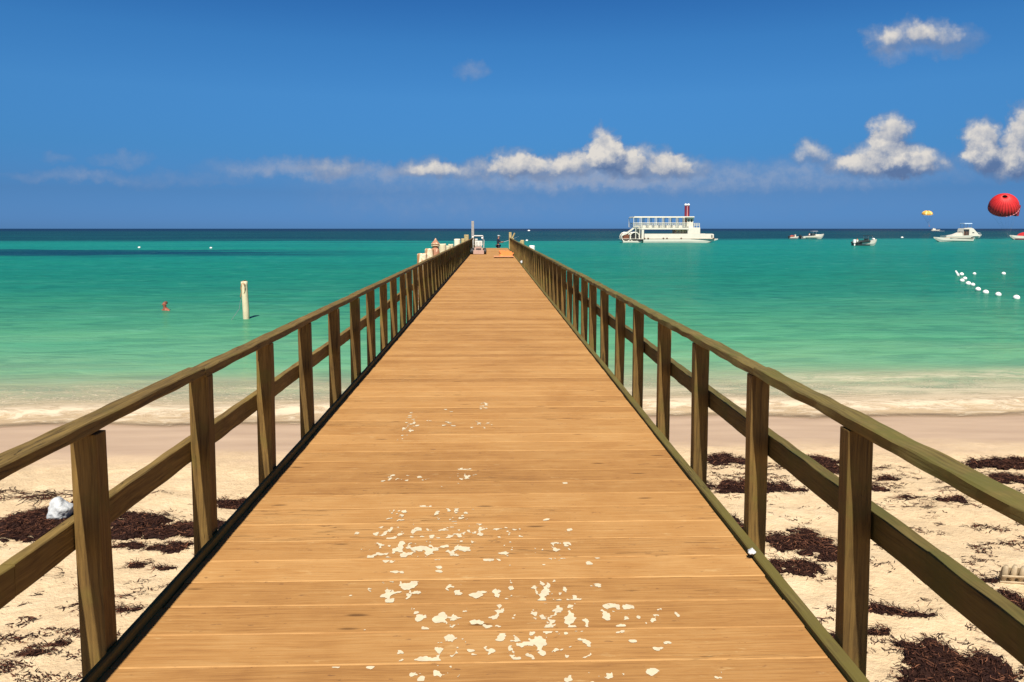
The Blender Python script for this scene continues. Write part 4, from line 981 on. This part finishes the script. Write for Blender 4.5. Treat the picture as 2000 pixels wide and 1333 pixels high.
# centre console with T top
c = boat('motorboat', 1566, 467.2, R(3), 'white motorboat with a small grey T top, right of the dinghy')
K = c.y / F_PX
part('hull', M_hull, lambda bm: hull(bm, 45 * K, 2.5, 5.2 * K, sheer=.95, z0=-.3))
part('hull_stripe', mat('grey_green_stripe', (.30, .33, .24), .5), lambda bm: [box(bm, 4 * K, 30 * K, s * 1.26 - .02, s * 1.26 + .02, 2.8 * K, 4.0 * K) for s in (-1, 1)])
part('console', M_dark, lambda bm: box(bm, 19 * K, 25 * K, -.5, .5, 5 * K, 11 * K, .08))
tt_ = part('t_top', mat('grey_canvas', (.42, .42, .48), .6), lambda bm: box(bm, 19 * K, 30 * K, -.9, .9, 14.8 * K, 15.6 * K, .05))
part('t_top_frame', M_grey, lambda bm: [tube(bm, [(a * K, s * .7, 5 * K), (b0 * K, s * .7, 14.8 * K)], .04, 5) for s in (-1, 1) for a, b0 in ((20, 21), (26, 28))], tt_)
part('foredeck', M_hull, lambda bm: box(bm, 26 * K, 37 * K, -.7, .7, 5.5 * K, 9 * K, .15)); outboard(2, M_black, -.5, .3)
person_sit(15.5 * K, 0, 6.5 * K, M_white, 'person in a white shirt sitting at the stern of the T top motorboat')
# dark rib with white bow
c = boat('motorboat', 1669, 480.3, R(6), 'small motorboat, black at the stern and white at the bow, nearest on the right')
K = c.y / F_PX
part('hull', M_hull, lambda bm: hull(bm, 47 * K, 2.1, 7.5 * K, sheer=.65, z0=-.25, x0=0))
part('side_tube', M_dark, lambda bm: [tube(bm, [(-1 * K, s * 1.02, 6 * K), (4 * K, s * 1.10, 7.6 * K), (16 * K, s * 1.10, 8.4 * K), (26 * K, s * 1.08, 9.2 * K)], [.12, .20, .2, .16], 10) for s in (-1, 1)])
part('stern_panel', M_dark, lambda bm: (box(bm, -.3 * K, 9 * K, -1.09, 1.09, -.05, 7.2 * K, .05), box(bm, 9 * K, 26 * K, -1.10, -1.04, -.1, 2.0 * K)))
part('console', M_dark, lambda bm: box(bm, 22 * K, 29 * K, -.4, .4, 8 * K, 14 * K, .08))
tt_ = part('bimini_top', M_dark, lambda bm: box(bm, 22 * K, 34 * K, -.85, .85, 19.2 * K, 20 * K, .04))
part('bimini_frame', M_grey, lambda bm: [tube(bm, [(a * K, s * .8, 9 * K), (b0 * K, s * .8, 19.2 * K)], .025, 5) for s in (-1, 1) for a, b0 in ((24, 23), (30, 33))], tt_)
part('bow_cushion', M_white, lambda bm: ball(bm, (40 * K, 0, 13.2 * K), 2.6 * K, (1, 1.2, .7), 2), None, True)
outboard(1, M_white, -.2, .28, -.3); person_sit(7.5 * K, .3, 6.0 * K, mat('pale_green_shirt', (.45, .62, .58), .8), 'person in a pale shirt sitting beside the outboard of the black and white motorboat')
# long low open boat in front
c = boat('open_boat', 1896, 473, R(180 - 3), 'long low white open boat with bow to the left, in front of the cruiser')
K = c.y / F_PX
part('hull', M_hull, lambda bm: hull(bm, 73 * K, 2.8, 7.0 * K, sheer=.42, z0=-.3))
part('gunwale', mat('brown_trim', (.42, .27, .18), .6), lambda bm: [tube(bm, [(2 * K, s * 1.36, 7.3 * K), (30 * K, s * 1.4, 7.9 * K), (46 * K, s * 1.32, 8.6 * K)], .07, 5) for s in (-1, 1)])
part('thwart', M_hull, lambda bm: [box(bm, x * K, (x + 2.5) * K, -1.2, 1.2, 6 * K, 7.6 * K, .03) for x in (12, 24, 36)]); outboard(1, M_black, -.3, .3)
# cabin cruiser
c = boat('cabin_cruiser', 1842, 467.5, R(2), 'white cabin cruiser with a flybridge awning and dark cabin opening')
K = c.y / F_PX
part('hull', M_hull, lambda bm: hull(bm, 79 * K, 3.6, 6.8 * K, sheer=.40, z0=-.4))
part('stern_ramp', M_hull, lambda bm: loft(bm, [[(2 * K, y, 5 * K), (34 * K, y, 5 * K), (33 * K, y, 13 * K), (24 * K, y, 9.5 * K)] for y in (-1.5, 1.5)]))
cab = part('cabin', M_hull, lambda bm: loft(bm, [[(34 * K, y, 6 * K), (70 * K, y, 6 * K), (64 * K, y, 12 * K), (55 * K, y, 21 * K), (50 * K, y, 22.5 * K), (36 * K, y, 21 * K), (34.5 * K, y, 15 * K)] for y in (-1.5, 1.5)]))
part('doorway', M_glass, lambda bm: box(bm, 35.2 * K, 46.5 * K, -1.54, -1.505, 7 * K, 19.5 * K), cab)
part('curtain', mat('brown_curtain', (.20, .10, .06), .8), lambda bm: [box(bm, (36 + k * 3.6) * K, (37.3 + k * 3.6) * K, -1.57, -1.545, 7 * K, 15 * K) for k in range(3)], cab)
part('window', M_glass, lambda bm: box(bm, 53 * K, 57 * K, -1.53, -1.505, 12 * K, 13.6 * K), cab)
aw = part('flybridge_awning', mat('pale_blue_canvas', (.52, .66, .84), .6), lambda bm: box(bm, 38 * K, 54 * K, -1.1, 1.1, 29.8 * K, 31.5 * K, .06))
part('awning_frame', M_grey, lambda bm: [tube(bm, [(a * K, s, 21 * K), (a * K, s, 30 * K)], .045, 5) for s in (-1, 1) for a in (39, 46, 53)], aw)
part('bow_rail', M_grey, lambda bm: [tube(bm, [(60 * K, s * 1.2, 15 * K), (72 * K, s * .7, 12.5 * K), (78 * K, s * .2, 11.5 * K)], .04, 5) for s in (-1, 1)])
person_sit(33 * K, 0, 9 * K, M_white, 'person in a white shirt sitting at the cabin entrance of the cruiser')
# far boat under the orange parachute
c = boat('parasail_boat', 1818, 451.9, R(-4), 'small white boat near the horizon under the orange parachute')
K = c.y / F_PX
part('hull', M_hull, lambda bm: hull(bm, 18 * K, 4.5, 2.4 * K, sheer=.3, z0=-.5, n=12))
part('cabin', M_hull, lambda bm: (box(bm, 3 * K, 8.5 * K, -1.4, 1.4, 2.2 * K, 4.6 * K, .2), box(bm, 4 * K, 6 * K, -1, 1, 4.5 * K, 5.7 * K, .2)))
part('wake', mat('wake_foam', (.8, .82, .8), .7, var=.2, vscale=.2), lambda bm: [ball(bm, ((19.5 + k * 3.4) * K, 2, .1), .8 * K, (1.9, 2.0, .22), 2, .25 * K, k) for k in range(3)])
# boat cut by the right edge
c = boat('speedboat', 2026, 468.8, R(180 - 4), 'white speedboat with a red canopy cut off by the right edge of the view')
K = c.y / F_PX
part('hull', M_hull, lambda bm: hull(bm, 54 * K, 2.5, 6.6 * K, sheer=.45, z0=-.3))
part('bottom_paint', M_stack, lambda bm: hull(bm, 50 * K, 2.56, 2.2 * K, sheer=.2, z0=-.32))
part('canopy', M_red, lambda bm: loft(bm, [[(14 * K, y, 8 * K), (37 * K, y, 8 * K), (32 * K, y, 12.5 * K), (24 * K, y, 15 * K), (15 * K, y, 15 * K)] for y in (-.9, .9)])); outboard(1, M_black, -.3, .3)

# ------------------------------------------------------------------ parachutes
def canopy(px, py, Y, wpx, hpx, tiltx, tilty, m1, m2, name, label, ngore=24, depth=.62):
    c = atY(px, py, Y); K = Y / F_PX; global t
    t = thing(name, label, 'parachute', c, 0, 'parasailing parachutes'); rad = wpx * K / 2
    bm = bmesh.new(); rings = []; nr = 12; ns = ngore * 6
    for i in range(nr + 1):
        ph = .16 + (1.62 - .16) * i / nr; row = []
        for k in range(ns):
            a = 2 * math.pi * k / ns; g_ = 1 + .045 * math.sin(ph) * (abs(math.sin(a * ngore / 2)) - .6)
            row.append(bm.verts.new((rad * math.sin(ph) * g_ * math.cos(a), rad * math.sin(ph) * g_ * math.sin(a), rad * depth * 1.35 * math.cos(ph) * g_)))
        rings.append(row)
    for A, B in zip(rings, rings[1:]):
        for k in range(ns): 
            f = bm.faces.new((A[k], B[k], B[(k + 1) % ns], A[(k + 1) % ns])); f.smooth = True; f.material_index = 1 if (m2 and (k // 6) % 4 == 0) else 0
    me = mesh_from(bm, 'canopy'); me.materials.append(m1); me.materials.append(m2 or m1)
    rt = (tiltx, tilty, 0)
    o_ = obj('canopy', me, None, t); o_.rotation_euler = rt
    so = o_.modifiers.new('s', 'SOLIDIFY'); so.thickness = .06
    bm = bmesh.new(); tube(bm, [(rad * 1.0 * math.cos(a), rad * math.sin(a), -rad * .07) for a in [2 * math.pi * k / 48 for k in range(49)]], rad * .022, 6)
    hm = obj('hem', bm, mat('pink_hem' if not m2 else 'pale_hem', (.75, .25, .28) if not m2 else (.6, .55, .4), .6), t); hm.rotation_euler = rt
    bm = bmesh.new(); mt = Euler(rt).to_matrix(); hp = Vector((rad * .5, 0, -rad * 2.3))
    for k in range(0, 24, 2):
        a = 2 * math.pi * k / 24; tube(bm, [mt @ Vector((rad * math.cos(a), rad * math.sin(a), -rad * .07)), hp], .008 * Y / 250, 3, False)
    obj('suspension_lines', bm, M_grey, t); return c, rad, hp
cr, rr_, hp = canopy(1960, 405, 235, 52, 44, R(36), R(-26), mat('red_nylon', (.62, .025, .025), .5, var=.25, vscale=.6), None, 'parachute', 'large red parachute at the right edge of the sky', 28, .80)
bm = bmesh.new(); loft(bm, [[(3.1, -1, -.2), (5.0, -1, .6), (4.4, -1, -2.9), (2.6, -1, -2.6)], [(3.1, .6, -.2), (5.0, .6, .6), (4.4, .6, -2.9), (2.6, .6, -2.6)]])
obj('stabilizer_panel', bm, mat('deep_red_nylon', (.22, .012, .02), .6, var=.2), t)
co_, ro_, hp2 = canopy(1811, 418.3, 620, 19.5, 12, R(14), R(-4), mat('orange_nylon', (.72, .36, .06), .55, var=.2, vscale=.3), mat('yellow_nylon', (.75, .62, .25), .55), 'parachute', 'small orange and yellow parachute above the distant boat', 20, .5)
# rider hanging below the orange one
pw = co_ + hp2
t = thing('person', 'tiny parasailing rider hanging below the orange parachute', 'person', pw + Vector((0, 0, -1.35)), 0)
J = {'pelvis': ((0, 0, .5), (.2, .16)), 'chest': ((0, 0, .95), (.22, .15)), 'neck': ((0, 0, 1.15), .07), 'head': ((0, 0, 1.3), .12), 'knL': ((-.12, -.4, .42), .09), 'foL': ((-.12, -.45, 0), .06), 'knR': ((.12, -.4, .42), .09), 'foR': ((.12, -.45, 0), .06), 'haL': ((-.35, 0, 1.4), .05), 'haR': ((.35, 0, 1.4), .05)}
skin_body(J, [('pelvis', 'chest'), ('chest', 'neck'), ('neck', 'head'), ('pelvis', 'knL'), ('knL', 'foL'), ('pelvis', 'knR'), ('knR', 'foR'), ('chest', 'haL'), ('chest', 'haR')], M_skin, t, sub=1)
part('harness', M_navy, lambda bm: ball(bm, (0, 0, .7), .27, (1, .8, 1.2), 2), t, True)
# pale weathered head of the tallest post
tp = [o for o in COL.objects if o.get('label', '').startswith('tallest weathered')][0]
bm = bmesh.new(); box(bm, -.105, .105, -.105, .105, -1.45, .015, .01)
obj('pale_head', bm, mat('silvery_wood', (.34, .31, .29), .8, var=.2, vscale=5), tp)
